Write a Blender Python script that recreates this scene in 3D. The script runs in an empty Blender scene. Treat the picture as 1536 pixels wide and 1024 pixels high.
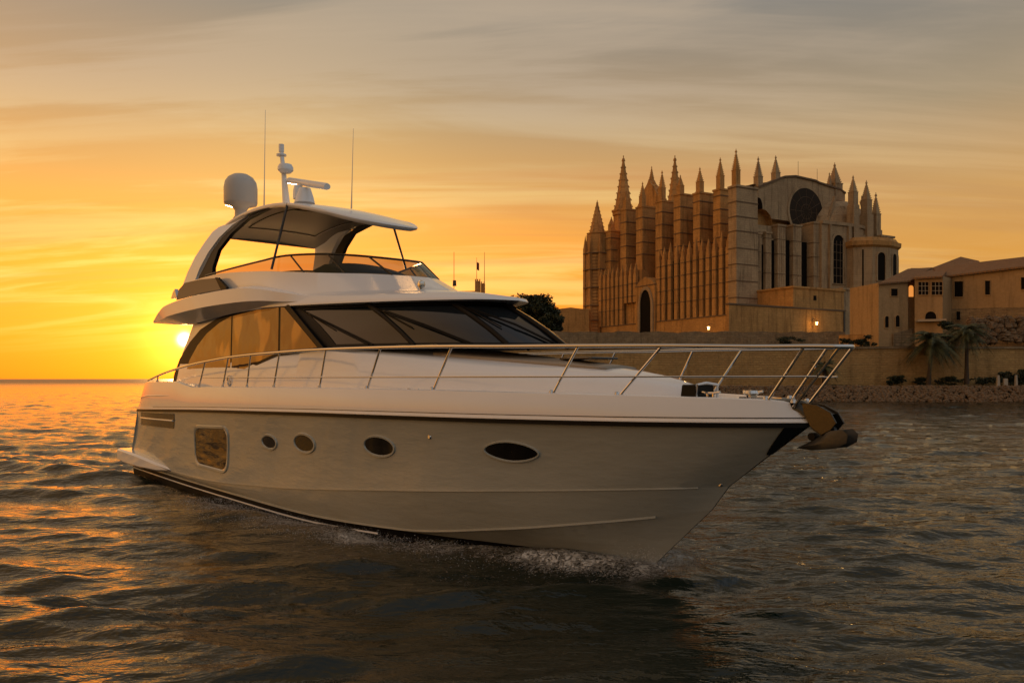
import bpy, math, random
import numpy as np
from mathutils import Vector, Matrix
R = math.radians
random.seed(7)
scene = bpy.context.scene
COL = scene.collection

# ------------------------------------------------------------------ camera
CAMZ = 2.7
cd = bpy.data.cameras.new('camera'); cam = bpy.data.objects.new('camera', cd); COL.objects.link(cam)
cam.location = (0, 0, CAMZ); cam.rotation_euler = (R(90), 0, 0)
cd.sensor_width = 36; cd.lens = 36 * 1200 / 1536; cd.shift_y = 56 / 1536
cd.clip_start = .1; cd.clip_end = 20000
scene.camera = cam

# ------------------------------------------------------------------ sky
SUN_AZ, SUN_EL = -22.25, 2.6            # degrees, azimuth measured clockwise from +Y
sd = Vector((math.sin(R(SUN_AZ)) * math.cos(R(SUN_EL)), math.cos(R(SUN_AZ)) * math.cos(R(SUN_EL)), math.sin(R(SUN_EL))))
def srgb(r, g, b):
    f = lambda c: (c / 255 / 12.92) if c / 255 <= .04045 else ((c / 255 + .055) / 1.055) ** 2.4
    return (f(r), f(g), f(b), 1)
class NT:
    def __init__(s, nt): s.nt = nt
    def n(s, t, **k):
        o = s.nt.nodes.new(t)
        for a, b in k.items():
            setattr(o, a, b)
        return o
    def l(s, a, b): s.nt.links.new(a, b)
    def put(s, sock, v):
        if isinstance(v, bpy.types.NodeSocket): s.l(v, sock)
        else: sock.default_value = v
    def m(s, op, a, b=None, c=None, clamp=False):
        o = s.n('ShaderNodeMath', operation=op, use_clamp=clamp)
        s.put(o.inputs[0], a)
        if b is not None: s.put(o.inputs[1], b)
        if c is not None: s.put(o.inputs[2], c)
        return o.outputs[0]
    def vm(s, op, a, b=None):
        o = s.n('ShaderNodeVectorMath', operation=op)
        s.put(o.inputs[0], a)
        if b is not None: s.put(o.inputs[1], b)
        return o.outputs[1] if op in ('DOT_PRODUCT', 'LENGTH') else o.outputs[0]
    def rng(s, v, a, b, c=0., d=1., smooth=True):
        o = s.n('ShaderNodeMapRange', interpolation_type='SMOOTHSTEP' if smooth else 'LINEAR')
        s.put(o.inputs[0], v); o.inputs[1].default_value = a; o.inputs[2].default_value = b
        o.inputs[3].default_value = c; o.inputs[4].default_value = d
        return o.outputs[0]
    def mix(s, f, a, b, bt='MIX'):
        o = s.n('ShaderNodeMix', data_type='RGBA', blend_type=bt)
        s.put(o.inputs[0], f); s.put(o.inputs[6], a); s.put(o.inputs[7], b)
        return o.outputs[2]
    def ramp(s, f, pts):
        o = s.n('ShaderNodeValToRGB'); s.put(o.inputs[0], f); e = o.color_ramp.elements
        while len(e) < len(pts): e.new(.5)
        for i, (p, c) in enumerate(pts): e[i].position = p; e[i].color = c
        return o.outputs[0]
    def noise(s, vec, sc, det=3, rough=.5, dist=0., dim='3D'):
        o = s.n('ShaderNodeTexNoise', noise_dimensions=dim)
        if vec is not None: s.put(o.inputs['Vector'], vec)
        o.inputs['Scale'].default_value = sc; o.inputs['Detail'].default_value = det
        o.inputs['Roughness'].default_value = rough; o.inputs['Distortion'].default_value = dist
        return o.outputs[0]
    def map(s, vec, scale=(1, 1, 1), rot=(0, 0, 0), loc=(0, 0, 0)):
        o = s.n('ShaderNodeMapping'); s.put(o.inputs[0], vec)
        o.inputs['Scale'].default_value = scale; o.inputs['Rotation'].default_value = rot; o.inputs['Location'].default_value = loc
        return o.outputs[0]

w = bpy.data.worlds.new('World'); scene.world = w; w.use_nodes = True
w.node_tree.nodes.clear(); T = NT(w.node_tree)
tc = T.n('ShaderNodeTexCoord'); D = T.vm('NORMALIZE', tc.outputs['Generated'])
sep = T.n('ShaderNodeSeparateXYZ'); T.l(D, sep.inputs[0])
el = T.m('MAXIMUM', sep.outputs[2], 0.0)
hz = T.vm('NORMALIZE', T.vm('MULTIPLY', D, (1, 1, 0)))
sh = Vector((sd.x, sd.y, 0)).normalized()
az = T.vm('DOT_PRODUCT', hz, tuple(sh))
elr = T.m('POWER', el, .6)
P6 = lambda e: e ** .6
A = T.ramp(elr, [(0, srgb(200, 84, 22)), (P6(.02), srgb(222, 104, 16)), (P6(.06), srgb(240, 134, 10)), (P6(.13), srgb(242, 158, 32)), (P6(.20), srgb(232, 166, 72)),
                 (P6(.30), srgb(184, 150, 106)), (P6(.42), srgb(138, 132, 122)), (P6(.7), srgb(152, 118, 72)), (1, srgb(138, 142, 148))])
B = T.ramp(elr, [(0, srgb(214, 124, 36)), (P6(.06), srgb(226, 142, 42)), (P6(.13), srgb(218, 152, 62)), (P6(.20), srgb(208, 158, 90)), (P6(.30), srgb(164, 144, 114)),
                 (P6(.42), srgb(126, 124, 120)), (P6(.7), srgb(142, 118, 84)), (1, srgb(138, 142, 148))])
Cc = T.ramp(elr, [(0, srgb(100, 90, 78)), (P6(.1), srgb(132, 126, 116)), (P6(.3), srgb(162, 160, 156)), (P6(.6), srgb(174, 178, 184)), (1, srgb(142, 146, 152))])
base = T.mix(T.rng(az, .62, .97), B, A)
sl2 = (math.sin(R(-72)), math.cos(R(-72)), 0); az2 = T.vm('DOT_PRODUCT', hz, sl2)
back = T.rng(T.m('MAXIMUM', T.m('SUBTRACT', az, .12), az2), .42, -.25)
base = T.mix(back, base, Cc)
# streaky clouds, laid out on a high flat layer
inv = T.m('DIVIDE', 1.0, T.m('ADD', el, .15))
pl = T.vm('SCALE', D); pl.node.inputs[3].default_value = 1; T.l(inv, pl.node.inputs[3])
pm = T.map(pl, scale=(.30, 1.25, 0), rot=(0, 0, R(10)), loc=(3.1, 1.4, 0))
n1 = T.noise(pm, 1.3, 7, .60, .9)
n2 = T.noise(T.map(pl, scale=(.5, 4.2, 0), rot=(0, 0, R(6)), loc=(1.2, 7, 0)), 1.0, 5, .6, .3)
c1 = T.rng(n1, .485, .62)
c2 = T.rng(n2, .48, .70)
fade = T.m('MULTIPLY', T.rng(el, .015, .12), T.rng(az, .5, .93, .45, 1.))
bright = T.mix(T.rng(az, .3, .96), srgb(206, 158, 110), srgb(255, 206, 108))
bright = T.mix(T.rng(el, .14, .36), bright, srgb(184, 164, 140))
col = T.mix(T.m('MULTIPLY', T.m('MULTIPLY', c1, T.m('MULTIPLY', fade, T.rng(el, .22, .42, 1., .75))), .80), base, bright)
col = T.mix(T.m('MULTIPLY', T.m('MULTIPLY', c2, fade), .5), col, bright)
dk = T.rng(T.noise(T.map(pl, scale=(.22, 1.9, 0), rot=(0, 0, R(4)), loc=(9, 3, 0)), 1.0, 6, .6, .6), .48, .68)
darkc = T.mix(T.rng(az, .3, 1.), srgb(104, 96, 98), srgb(206, 132, 72))
col = T.mix(T.m('MULTIPLY', T.m('MULTIPLY', dk, fade), T.rng(el, .18, .36, .5, .12)), col, darkc)
# aureole of the low sun, plus added sky glows
ds = T.m('MAXIMUM', T.vm('DOT_PRODUCT', D, tuple(sd)), 0.0)
def glow(p, c, k):
    o = T.vm('SCALE', c); T.l(T.m('MULTIPLY', T.m('POWER', ds, p), k), o.node.inputs[3]); return o
g = T.vm('ADD', glow(60000., (1, .80, .40), 12.), glow(1600., (1, .50, .06), 1.5))
g = T.vm('ADD', g, glow(260., (1, .36, .0), .42))
gl = (math.sin(R(-15)) * .985, math.cos(R(-15)) * .985, .165)
gg = T.vm('SCALE', (1, .72, .16)); T.l(T.m('MULTIPLY', T.m('POWER', T.m('MAXIMUM', T.vm('DOT_PRODUCT', D, gl), 0.0), 55.), .16), gg.node.inputs[3]); g = T.vm('ADD', g, gg)
lobe = (math.sin(R(-88)) * .985, math.cos(R(-88)) * .985, .17)  # unseen orange glow added to the left sky to warm hull and cathedral
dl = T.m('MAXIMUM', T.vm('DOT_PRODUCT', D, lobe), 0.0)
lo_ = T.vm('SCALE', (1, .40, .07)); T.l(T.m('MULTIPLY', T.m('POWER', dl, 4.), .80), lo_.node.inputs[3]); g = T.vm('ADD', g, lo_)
g14 = T.vm('SCALE', (1, .10, .0)); T.l(T.m('MULTIPLY', T.m('POWER', ds, 12.), T.rng(el, .24, .06, 0., 1.35)), g14.node.inputs[3]); g = T.vm('ADD', g, g14)
g = T.vm('ADD', g, glow(34., (1, .30, .0), .10))
sky = T.n('ShaderNodeTexSky', sky_type='NISHITA'); sky.sun_disc = False
sky.sun_elevation = R(SUN_EL); sky.sun_rotation = R(SUN_AZ)
sk = T.vm('SCALE', sky.outputs[0]); sk.node.inputs[3].default_value = .012
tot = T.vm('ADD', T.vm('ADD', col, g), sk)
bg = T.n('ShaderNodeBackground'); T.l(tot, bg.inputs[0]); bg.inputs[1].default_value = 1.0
ow = T.n('ShaderNodeOutputWorld'); T.l(bg.outputs[0], ow.inputs[0])
w.cycles.sampling_method = 'MANUAL'; w.cycles.sample_map_resolution = 2048

# ------------------------------------------------------------------ sun and exposure
sl = bpy.data.lights.new('sun', 'SUN'); sl.energy = 4.5; sl.angle = R(.55); sl.color = (1, .52, .18)
so = bpy.data.objects.new('sun', sl); COL.objects.link(so); so.rotation_euler = (-sd).to_track_quat('-Z', 'Y').to_euler(); so.location = (0, 0, 60)
scene.view_settings.view_transform = 'Standard'; scene.view_settings.look = 'None'
scene.view_settings.exposure = 0; scene.view_settings.gamma = 1
scene.render.engine = 'CYCLES'
scene.cycles.use_denoising = True
scene.cycles.max_bounces = 8; scene.cycles.sample_clamp_indirect = 6
SEA = -0.22

# ------------------------------------------------------------------ materials
def mat(name, col=(.5, .5, .5), rough=.5, metal=0., spec=.5, coat=0., fn=None, **kw):
    m = bpy.data.materials.new(name); m.use_nodes = True; t = NT(m.node_tree)
    b = m.node_tree.nodes['Principled BSDF']
    b.inputs['Base Color'].default_value = (*col[:3], 1); b.inputs['Roughness'].default_value = rough
    b.inputs['Metallic'].default_value = metal; b.inputs['Specular IOR Level'].default_value = spec
    b.inputs['Coat Weight'].default_value = coat; b.inputs['Coat Roughness'].default_value = .03
    for k, v in kw.items(): b.inputs[k.replace('_', ' ')].default_value = v
    t.b = b
    if fn: fn(t, b)
    return m
def obc(t): return t.n('ShaderNodeTexCoord').outputs['Object']
def bump(t, b, h, strength, dist):
    o = t.n('ShaderNodeBump'); o.inputs['Strength'].default_value = strength; o.inputs['Distance'].default_value = dist
    t.l(h, o.inputs['Height']); t.l(o.outputs[0], b.inputs['Normal'])
def gel(t, b):
    c = obc(t); n = t.noise(c, 1.3, 4, .6)
    t.l(t.mix(n, (.77, .79, .81, 1), (.83, .85, .87, 1)), b.inputs['Base Color'])
    bump(t, b, t.noise(t.map(c, scale=(.5, .5, 1.2)), 1.6, 2), .12, .03)
    t.l(t.rng(t.noise(c, 6, 4, .6), .3, .8, .09, .26), b.inputs['Roughness'])
M = {}
M['gelcoat'] = mat('gelcoat', rough=.16, coat=.4, fn=gel)
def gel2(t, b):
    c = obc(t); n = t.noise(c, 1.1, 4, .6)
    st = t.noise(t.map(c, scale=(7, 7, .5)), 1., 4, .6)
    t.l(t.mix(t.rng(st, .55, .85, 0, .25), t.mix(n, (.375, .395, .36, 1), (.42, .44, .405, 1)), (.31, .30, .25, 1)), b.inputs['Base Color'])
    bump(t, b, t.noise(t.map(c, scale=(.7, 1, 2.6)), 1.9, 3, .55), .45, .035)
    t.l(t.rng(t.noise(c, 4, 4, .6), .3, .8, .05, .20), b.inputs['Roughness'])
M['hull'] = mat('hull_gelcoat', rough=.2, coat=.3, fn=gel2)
M['black'] = mat('black_trim', (.008, .008, .009), .22)
M['antifoul'] = mat('antifouling', (.008, .008, .009), .6, spec=.15)
M['rubber'] = mat('rubber', (.005, .005, .005), .5, spec=.15)
M['steel'] = mat('polished_steel', (.62, .60, .57), .09, 1.)
M['dullsteel'] = mat('cast_steel', (.055, .052, .045), .22, .8, fn=lambda t, b: bump(t, b, t.noise(obc(t), 14, 3), .2, .01))
M['glass'] = mat('tinted_glass', (.006, .009, .012), .04, spec=.6, IOR=1.52)
M['portglass'] = mat('dark_porthole_glass', (.006, .006, .006), .06, spec=.35)
M['amber'] = mat('painted_amber_glass', (.16, .09, .032), .05, .75, spec=.6, fn=lambda t, b: (t.l(t.mix(t.rng(t.noise(t.map(obc(t), scale=(1, 1, .5)), 1.7, 1), .52, .60), (.10, .055, .02, 1), (.22, .13, .045, 1)), b.inputs['Base Color']), bump(t, b, t.noise(obc(t), 1.1, 2), .3, .05)))  # orange sky reflection and interior patches put into the glass colour
M['hullglass'] = mat('mirrored_hull_glass', (.065, .042, .018), .05, .8, fn=lambda t, b: bump(t, b, t.noise(t.map(obc(t), scale=(1, 1, 4)), 1.1, 1), .5, .10))
M['teak'] = mat('teak_deck', fn=lambda t, b: (t.l(t.mix(t.noise(t.map(obc(t), scale=(1, 14, 1)), 3, 4), (.16, .10, .055, 1), (.27, .18, .10, 1)), b.inputs['Base Color'])))
M['lining'] = mat('hardtop_lining', (.17, .15, .12), .5)
M['seat'] = mat('dark_upholstery', (.018, .016, .016), .55)
M['lens'] = mat('lamp_lens', (.5, .5, .5), .05, .6)
def screenm():
    m = bpy.data.materials.new('smoked_screen'); m.use_nodes = True; t = NT(m.node_tree); m.node_tree.nodes.clear()
    tr = t.n('ShaderNodeBsdfTransparent'); tr.inputs[0].default_value = (.42, .36, .32, 1)
    gl = t.n('ShaderNodeBsdfGlossy'); gl.inputs[0].default_value = (.5, .62, .68, 1); gl.inputs[1].default_value = .06
    lw = t.n('ShaderNodeFresnel'); lw.inputs[0].default_value = 1.5
    mx = t.n('ShaderNodeMixShader'); t.l(lw.outputs[0], mx.inputs[0]); t.l(tr.outputs[0], mx.inputs[1]); t.l(gl.outputs[0], mx.inputs[2])
    o = t.n('ShaderNodeOutputMaterial'); t.l(mx.outputs[0], o.inputs[0]); return m
M['screen'] = screenm()

def stone(name, c1, c2, c3, bw=1.2, bh=.55, mortar=.02, bs=.35, bands=True, dark=.6, mottle=0.):
    def fn(t, b):
        geo = t.n('ShaderNodeNewGeometry'); c = obc(t)
        # wall-aligned coordinate: horizontal run and height
        s = t.n('ShaderNodeSeparateXYZ'); t.l(c, s.inputs[0])
        h = t.m('ADD', s.outputs[0], s.outputs[1])
        cb = t.n('ShaderNodeCombineXYZ'); t.l(h, cb.inputs[0]); t.l(s.outputs[2], cb.inputs[1])
        br = t.n('ShaderNodeTexBrick'); t.l(cb.outputs[0], br.inputs[0]); br.inputs['Scale'].default_value = 1.
        br.inputs['Brick Width'].default_value = bw; br.inputs['Row Height'].default_value = bh; br.inputs['Mortar Size'].default_value = mortar
        br.inputs['Color1'].default_value = c1; br.inputs['Color2'].default_value = c2; br.inputs['Mortar'].default_value = c3
        br.inputs['Bias'].default_value = 0.
        big = t.rng(t.noise(c, .12, 6, .65), .3, .7)
        cc = t.mix(t.m('MULTIPLY', big, .55), br.outputs[0], c3)
        streak = t.rng(t.noise(t.map(c, scale=(.9, .9, .09)), 1., 5, .65), .48, .72)
        cc = t.mix(t.m('MULTIPLY', streak, dark), cc, tuple(x * .28 for x in c3[:3]) + (1,))
        fine = t.noise(c, 2.5, 6, .7)
        if mottle: cc = t.mix(t.m('MULTIPLY', t.rng(t.noise(t.map(c, scale=(1, 1, 2)), .9, 6, .75), .42, .62), .75), cc, t.mix(.5, c2, c3))
        cc = t.mix(.6, cc, t.mix(fine, (.45, .45, .45, 1), (1.4, 1.4, 1.4, 1)), 'MULTIPLY')
        t.l(cc, b.inputs['Base Color'])
        hh = t.m('ADD', t.m('MULTIPLY', br.outputs['Fac'], -.5), t.noise(c, 3., 6, .7))
        bump(t, b, hh, bs, .18)
    return mat(name, rough=.9, spec=.2, fn=fn)
M['stone'] = stone('golden_sandstone', (.66, .36, .12, 1), (.56, .30, .10, 1), (.34, .18, .065, 1), dark=.55)
M['stonegrey'] = stone('weathered_sandstone', (.54, .385, .22, 1), (.46, .325, .185, 1), (.28, .19, .11, 1), dark=.55)
M['stonedark'] = stone('rough_rampart_stone', (.44, .32, .18, 1), (.32, .23, .13, 1), (.19, .135, .08, 1), .9, .42, .012, 1., mottle=1.)
M['ochre'] = stone('ochre_sea_wall_stone', (.60, .38, .145, 1), (.50, .31, .12, 1), (.34, .205, .085, 1), .8, .33, .008, 1.0, dark=.45, mottle=1.)
M['plaster'] = stone('ochre_plaster', (.47, .31, .15, 1), (.45, .30, .15, 1), (.34, .22, .11, 1), 3., 1.5, .004, .25, dark=.35)
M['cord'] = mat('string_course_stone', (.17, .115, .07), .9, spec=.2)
M['void'] = mat('dark_window_glass', (.010, .008, .006), .7, spec=.06, fn=lambda t, b: bump(t, b, t.noise(obc(t), 2, 3), .4, .05))
M['tile'] = mat('roof_tiles', rough=.9, spec=.2, fn=lambda t, b: (t.l(t.mix(t.noise(t.map(obc(t), scale=(1, 1, 1)), 1.2, 5, .7), (.17, .095, .045, 1), (.30, .17, .085, 1)), b.inputs['Base Color']),
     bump(t, b, t.m('SINE', t.m('MULTIPLY', t.n('ShaderNodeSeparateXYZ').outputs[0], 1.)), .0, .1)))
def tilefn(t, b):
    c = obc(t); s = t.n('ShaderNodeSeparateXYZ'); t.l(c, s.inputs[0])
    wv = t.m('SINE', t.m('MULTIPLY', s.outputs[0], 17.))
    n = t.noise(c, 1.4, 5, .7)
    t.l(t.mix(n, (.16, .09, .045, 1), (.33, .19, .095, 1)), b.inputs['Base Color'])
    bump(t, b, t.m('ADD', wv, t.m('MULTIPLY', n, 2.)), .7, .08)
M['tile'] = mat('roof_tiles', rough=.9, spec=.2, fn=tilefn)
def leafm(name, a, c):
    return mat(name, rough=.6, spec=.3, fn=lambda t, b: t.l(t.mix(t.rng(t.noise(obc(t), .9, 3), .3, .7), a, c), b.inputs['Base Color']))
M['leaf'] = leafm('dark_foliage', (.012, .018, .008, 1), (.045, .052, .02, 1))
M['frond'] = leafm('palm_fronds', (.025, .032, .012, 1), (.10, .105, .04, 1))
M['bark'] = mat('bark', rough=.95, fn=lambda t, b: (t.l(t.mix(t.noise(obc(t), 5, 4), (.035, .024, .016, 1), (.10, .07, .045, 1)), b.inputs['Base Color']), bump(t, b, t.noise(t.map(obc(t), scale=(2, 2, 9)), 2, 3), .7, .06)))
def groundfn(t, b):
    c = obc(t); n = t.noise(c, .5, 6, .7)
    t.l(t.mix(t.rng(n, .35, .65), (.09, .065, .035, 1), (.05, .05, .022, 1)), b.inputs['Base Color']); bump(t, b, t.noise(c, 2, 6, .7), .6, .2)
M['ground'] = mat('dry_scrub_ground', rough=1., spec=.1, fn=groundfn)
M['rock'] = mat('limestone_rubble', rough=.95, spec=.2, fn=lambda t, b: (t.l(t.mix(t.noise(obc(t), 1.5, 6, .7), (.10, .065, .036, 1), (.27, .18, .105, 1)), b.inputs['Base Color']), bump(t, b, t.noise(obc(t), 4, 5, .7), .8, .1)))
M['whitestone'] = mat('pale_marker_stone', (.40, .34, .26), .85, fn=lambda t, b: bump(t, b, t.noise(obc(t), 6, 4), .5, .04))
M['flag'] = mat('flag_cloth', (.25, .06, .03), .8)
M['frame'] = mat('dark_window_frame', (.06, .045, .03), .6)
def emit(name, c, s):
    m = bpy.data.materials.new(name); m.use_nodes = True; t = NT(m.node_tree); b = m.node_tree.nodes['Principled BSDF']
    b.inputs['Emission Color'].default_value = (*c, 1); b.inputs['Emission Strength'].default_value = s; return m
M['lamp'] = emit('lit_lantern_glass', (1, .50, .12), 7)
M['dome'] = mat('dome_plastic', (.50, .485, .46), .35)
M['deck_reflection'] = mat('painted_reflection', (.30, .25, .19), .32, fn=lambda t, b: bump(t, b, t.noise(obc(t), 3, 3), .2, .02))  # brown of the reflected cathedral, put in as surface colour
M['anchor'] = mat('galvanised_anchor', (.030, .032, .032), .42, .1, fn=lambda t, b: bump(t, b, t.noise(obc(t), 20, 3), .3, .01))
M['rose'] = mat('deep_rose_glass', (.035, .025, .017), .7, spec=.1)
M['litwin'] = emit('lit_window_glass', (1, .35, .06), .75)

# ------------------------------------------------------------------ mesh helpers
class MB:
    def __init__(s): s.v = []; s.f = []
    def add(s, vs, fs):
        k = len(s.v); s.v += [tuple(p) for p in vs]; s.f += [tuple(i + k for i in f) for f in fs]; return s
    def box(s, x0, x1, y0, y1, z0, z1, tx=0., ty=0.):
        v = [(x0, y0, z0), (x1, y0, z0), (x1, y1, z0), (x0, y1, z0), (x0 + tx, y0 + ty, z1), (x1 - tx, y0 + ty, z1), (x1 - tx, y1 - ty, z1), (x0 + tx, y1 - ty, z1)]
        return s.add(v, [(3, 2, 1, 0), (4, 5, 6, 7), (0, 1, 5, 4), (1, 2, 6, 5), (2, 3, 7, 6), (3, 0, 4, 7)])
    def grid(s, rows, close=False, flip=False):
        n = len(rows[0]); vs = [p for r in rows for p in r]; fs = []
        for i in range(len(rows) - 1):
            for j in range(n if close else n - 1):
                a, b, c, d = i * n + j, i * n + (j + 1) % n, (i + 1) * n + (j + 1) % n, (i + 1) * n + j
                fs.append((d, c, b, a) if flip else (a, b, c, d))
        return s.add(vs, fs)
    def tube(s, pts, r, n=8, cap=True):
        pts = [Vector(p) for p in pts]; rr = r if isinstance(r, (list, tuple)) else [r] * len(pts); rows = []
        up = Vector((0, 0, 1))
        for i, p in enumerate(pts):
            d = (pts[min(i + 1, len(pts) - 1)] - pts[max(i - 1, 0)]).normalized()
            u = d.cross(up) if abs(d.z) < .95 else d.cross(Vector((0, 1, 0)))
            u.normalize(); v = d.cross(u)
            rows.append([p + (u * math.cos(2 * math.pi * k / n) + v * math.sin(2 * math.pi * k / n)) * rr[i] for k in range(n)])
        s.grid(rows, close=True)
        if cap:
            k = len(s.v); s.f.append(tuple(range(k - n, k))); k0 = k - n * len(pts); s.f.append(tuple(reversed(range(k0, k0 + n))))
        return s
    def lathe(s, prof, c=(0, 0, 0), n=20):
        rows = [[(c[0] + r * math.cos(2 * math.pi * k / n), c[1] + r * math.sin(2 * math.pi * k / n), c[2] + z) for k in range(n)] for r, z in prof]
        return s.grid(rows, close=True)
    def prism(s, poly, y0, y1, axis='y'):
        n = len(poly)
        f = (lambda a, b, c: (a, c, b)) if axis == 'y' else ((lambda a, b, c: (c, a, b)) if axis == 'x' else (lambda a, b, c: (a, b, c)))
        vs = [f(a, b, y0) for a, b in poly] + [f(a, b, y1) for a, b in poly]
        return s.add(vs, [tuple(range(n)), tuple(reversed(range(n, 2 * n)))] + [(i, (i + 1) % n, n + (i + 1) % n, n + i) for i in range(n)])
    def build(s, name, m, parent=None, smooth=False, bevel=0., merge=0., solid=0., keep=False, ang=40):
        me = bpy.data.meshes.new(name); me.from_pydata(s.v, [], s.f); me.update()
        import bmesh
        bm = bmesh.new(); bm.from_mesh(me)
        if merge: bmesh.ops.remove_doubles(bm, verts=bm.verts, dist=merge)
        if not keep: bmesh.ops.recalc_face_normals(bm, faces=bm.faces)
        bm.to_mesh(me); bm.free()
        if m is not None: me.materials.append(m if not isinstance(m, str) else M[m])
        o = bpy.data.objects.new(name, me); COL.objects.link(o)
        if smooth:
            me.shade_smooth()
            try: me.set_sharp_from_angle(angle=R(ang))
            except Exception: pass
        if solid:
            q = o.modifiers.new('s', 'SOLIDIFY'); q.thickness = solid; q.offset = -1
        if bevel:
            q = o.modifiers.new('b', 'BEVEL'); q.width = bevel; q.segments = 2; q.limit_method = 'ANGLE'; q.angle_limit = R(35)
        if parent is not None: o.parent = parent
        return o
def tag(o, label=None, cat=None, group=None, kind=None):
    for k, v in (('label', label), ('category', cat), ('group', group), ('kind', kind)):
        if v: o[k] = v
    return o
def empty(name, loc, rz=0.):
    o = bpy.data.objects.new(name, None); COL.objects.link(o); o.location = loc; o.rotation_euler = (0, 0, rz); o.empty_display_size = .3
    return o

def mono(T_):
    """smooth monotone interpolation through (x, y) points"""
    xs = [a for a, b in T_]; ys = [b for a, b in T_]; n = len(xs)
    d = [(ys[i + 1] - ys[i]) / (xs[i + 1] - xs[i]) for i in range(n - 1)]
    m = [d[0]] + [0 if d[i - 1] * d[i] <= 0 else 2 * d[i - 1] * d[i] / (d[i - 1] + d[i]) for i in range(1, n - 1)] + [d[-1]]
    def f(x):
        if x <= xs[0]: return ys[0] + (x - xs[0]) * 0
        if x >= xs[-1]: return ys[-1]
        for i in range(n - 1):
            if x <= xs[i + 1]:
                h = xs[i + 1] - xs[i]; t = (x - xs[i]) / h
                return (1 + 2 * t) * (1 - t) ** 2 * ys[i] + t * (1 - t) ** 2 * h * m[i] + t * t * (3 - 2 * t) * ys[i + 1] + t * t * (t - 1) * h * m[i + 1]
    return f
def catmull(P_, k=6):
    P_ = [Vector(p) for p in P_]; out = []
    for i in range(len(P_) - 1):
        a, b, c, d = P_[max(i - 1, 0)], P_[i], P_[i + 1], P_[min(i + 2, len(P_) - 1)]
        if i == 0: a = b * 2 - c
        if i == len(P_) - 2: d = c * 2 - b
        for j in range(k):
            t = j / k
            out.append(.5 * ((2 * b) + (c - a) * t + (2 * a - 5 * b + 4 * c - d) * t * t + (3 * b - a - 3 * c + d) * t ** 3))
    return out + [P_[-1]]

# ================================================================== YACHT
# local frame: x forward, y to port, z up; origin where the stem meets the water
BA = R(48.9); B0 = (2.345, 12.13)
yacht = empty('motor_yacht', (B0[0], B0[1], 0), -BA)
tag(yacht, 'large white flybridge motor yacht with smoked windows under way towards the right', 'yacht')
FW = (math.cos(BA), -math.sin(BA)); PT = (math.sin(BA), math.cos(BA))
def P(u, v, b):
    """measured photo point -> (x, z) on the boat's vertical plane y = -b"""
    a = (u - 768) / 1200; c = (568 - v) / 1200
    t = (-b + B0[0] * PT[0] + B0[1] * PT[1]) / (a * PT[0] + PT[1])
    return (t * a - B0[0]) * FW[0] + (t - B0[1]) * FW[1], CAMZ + t * c
def P3(u, v, b): x, z = P(u, v, b); return (x, -b, z)
def mir(pts): return [Vector((p[0], -p[1], p[2])) for p in pts]
class Cv:
    def __init__(s, x0, x1, b, z): s.x0, s.x1 = x0, x1; s.b = mono(b); s.z = mono(z)
    def at(s, t): x = s.x0 + (s.x1 - s.x0) * t; return Vector((x, -s.b(x), s.z(x)))
RUB = Cv(-17.9, 2.34, [(-17.9, 2.42), (-17.2, 2.50), (-16, 2.6), (-10, 2.65), (-6, 2.5), (-3, 2.1), (-1, 1.6), (1, .88), (2, .34), (2.34, .04)],
         [(-17.9, 1.79), (-12, 1.95), (-8.4, 2.02), (-5.8, 2.06), (0, 2.10), (2.34, 2.13)])
TOP = Cv(-17.75, 2.22, [(-17.75, 2.25), (-17.3, 2.42), (-16, 2.54), (-10, 2.58), (-6, 2.43), (-3, 2.03), (-1, 1.53), (1, .80), (2, .28), (2.22, .06)],
         [(-17.75, 2.10), (-17.4, 2.42), (-16.8, 2.60), (-14.2, 2.62), (-13.4, 2.54), (-12.7, 2.48), (-12, 2.50), (-6.5, 2.52), (-3.3, 2.51), (-1, 2.48), (.8, 2.45), (1.85, 2.42), (2.22, 2.38)])
KNU = Cv(-18.7, 1.10, [(-18.7, 2.40), (-12.7, 2.50), (-8.8, 2.46), (-4.1, 2.06), (-1.5, 1.40), (.5, .55), (1.10, .012)],
         [(-18.7, .22), (-12.7, .22), (-8.8, .40), (-4.1, .77), (-1.5, .98), (.5, 1.14), (1.10, 1.18)])
CHI = Cv(-18.8, .82, [(-18.8, 2.32), (-13, 2.42), (-9.3, 2.38), (-7, 2.22), (-4.5, 1.84), (-2.26, 1.34), (-.77, .86), (.1, .43), (.82, .012)],
         [(-18.8, .12), (-13, .06), (-9.3, .02), (-7, -.02), (-4.5, .02), (-2.26, .28), (-.77, .52), (.1, .67), (.82, .82)])
BOT = Cv(-18.8, -.25, [(-18.8, 2.30), (-13, 2.40), (-9.3, 2.36), (-7, 2.19), (-4.5, 1.75), (-2.26, .92), (-.77, .28), (-.25, .012)],
         [(-18.8, .10), (-13, .04), (-9.3, .0), (-7, -.04), (-4.5, -.03), (-2.26, -.06), (-.77, -.12), (-.25, -.17)])
LOW = Cv(-18.8, -.25, [(-18.8, 2.25), (-13, 2.34), (-9.3, 2.28), (-7, 2.08), (-4.5, 1.55), (-2.26, .70), (-.77, .2), (-.25, .008)],
         [(-18.8, -.5), (-7, -.5), (-4.5, -.44), (-2.26, -.42), (-.77, -.38), (-.25, -.30)])
KEEL = Cv(-18.8, -.3, [(-18.8, 0.01), (-.3, .01)], [(-18.8, -.7), (-6, -.8), (-2, -.65), (-.8, -.42), (-.3, -.22)])
TS = [1 - (1 - i / 90) ** 1.25 for i in range(91)]
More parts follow.
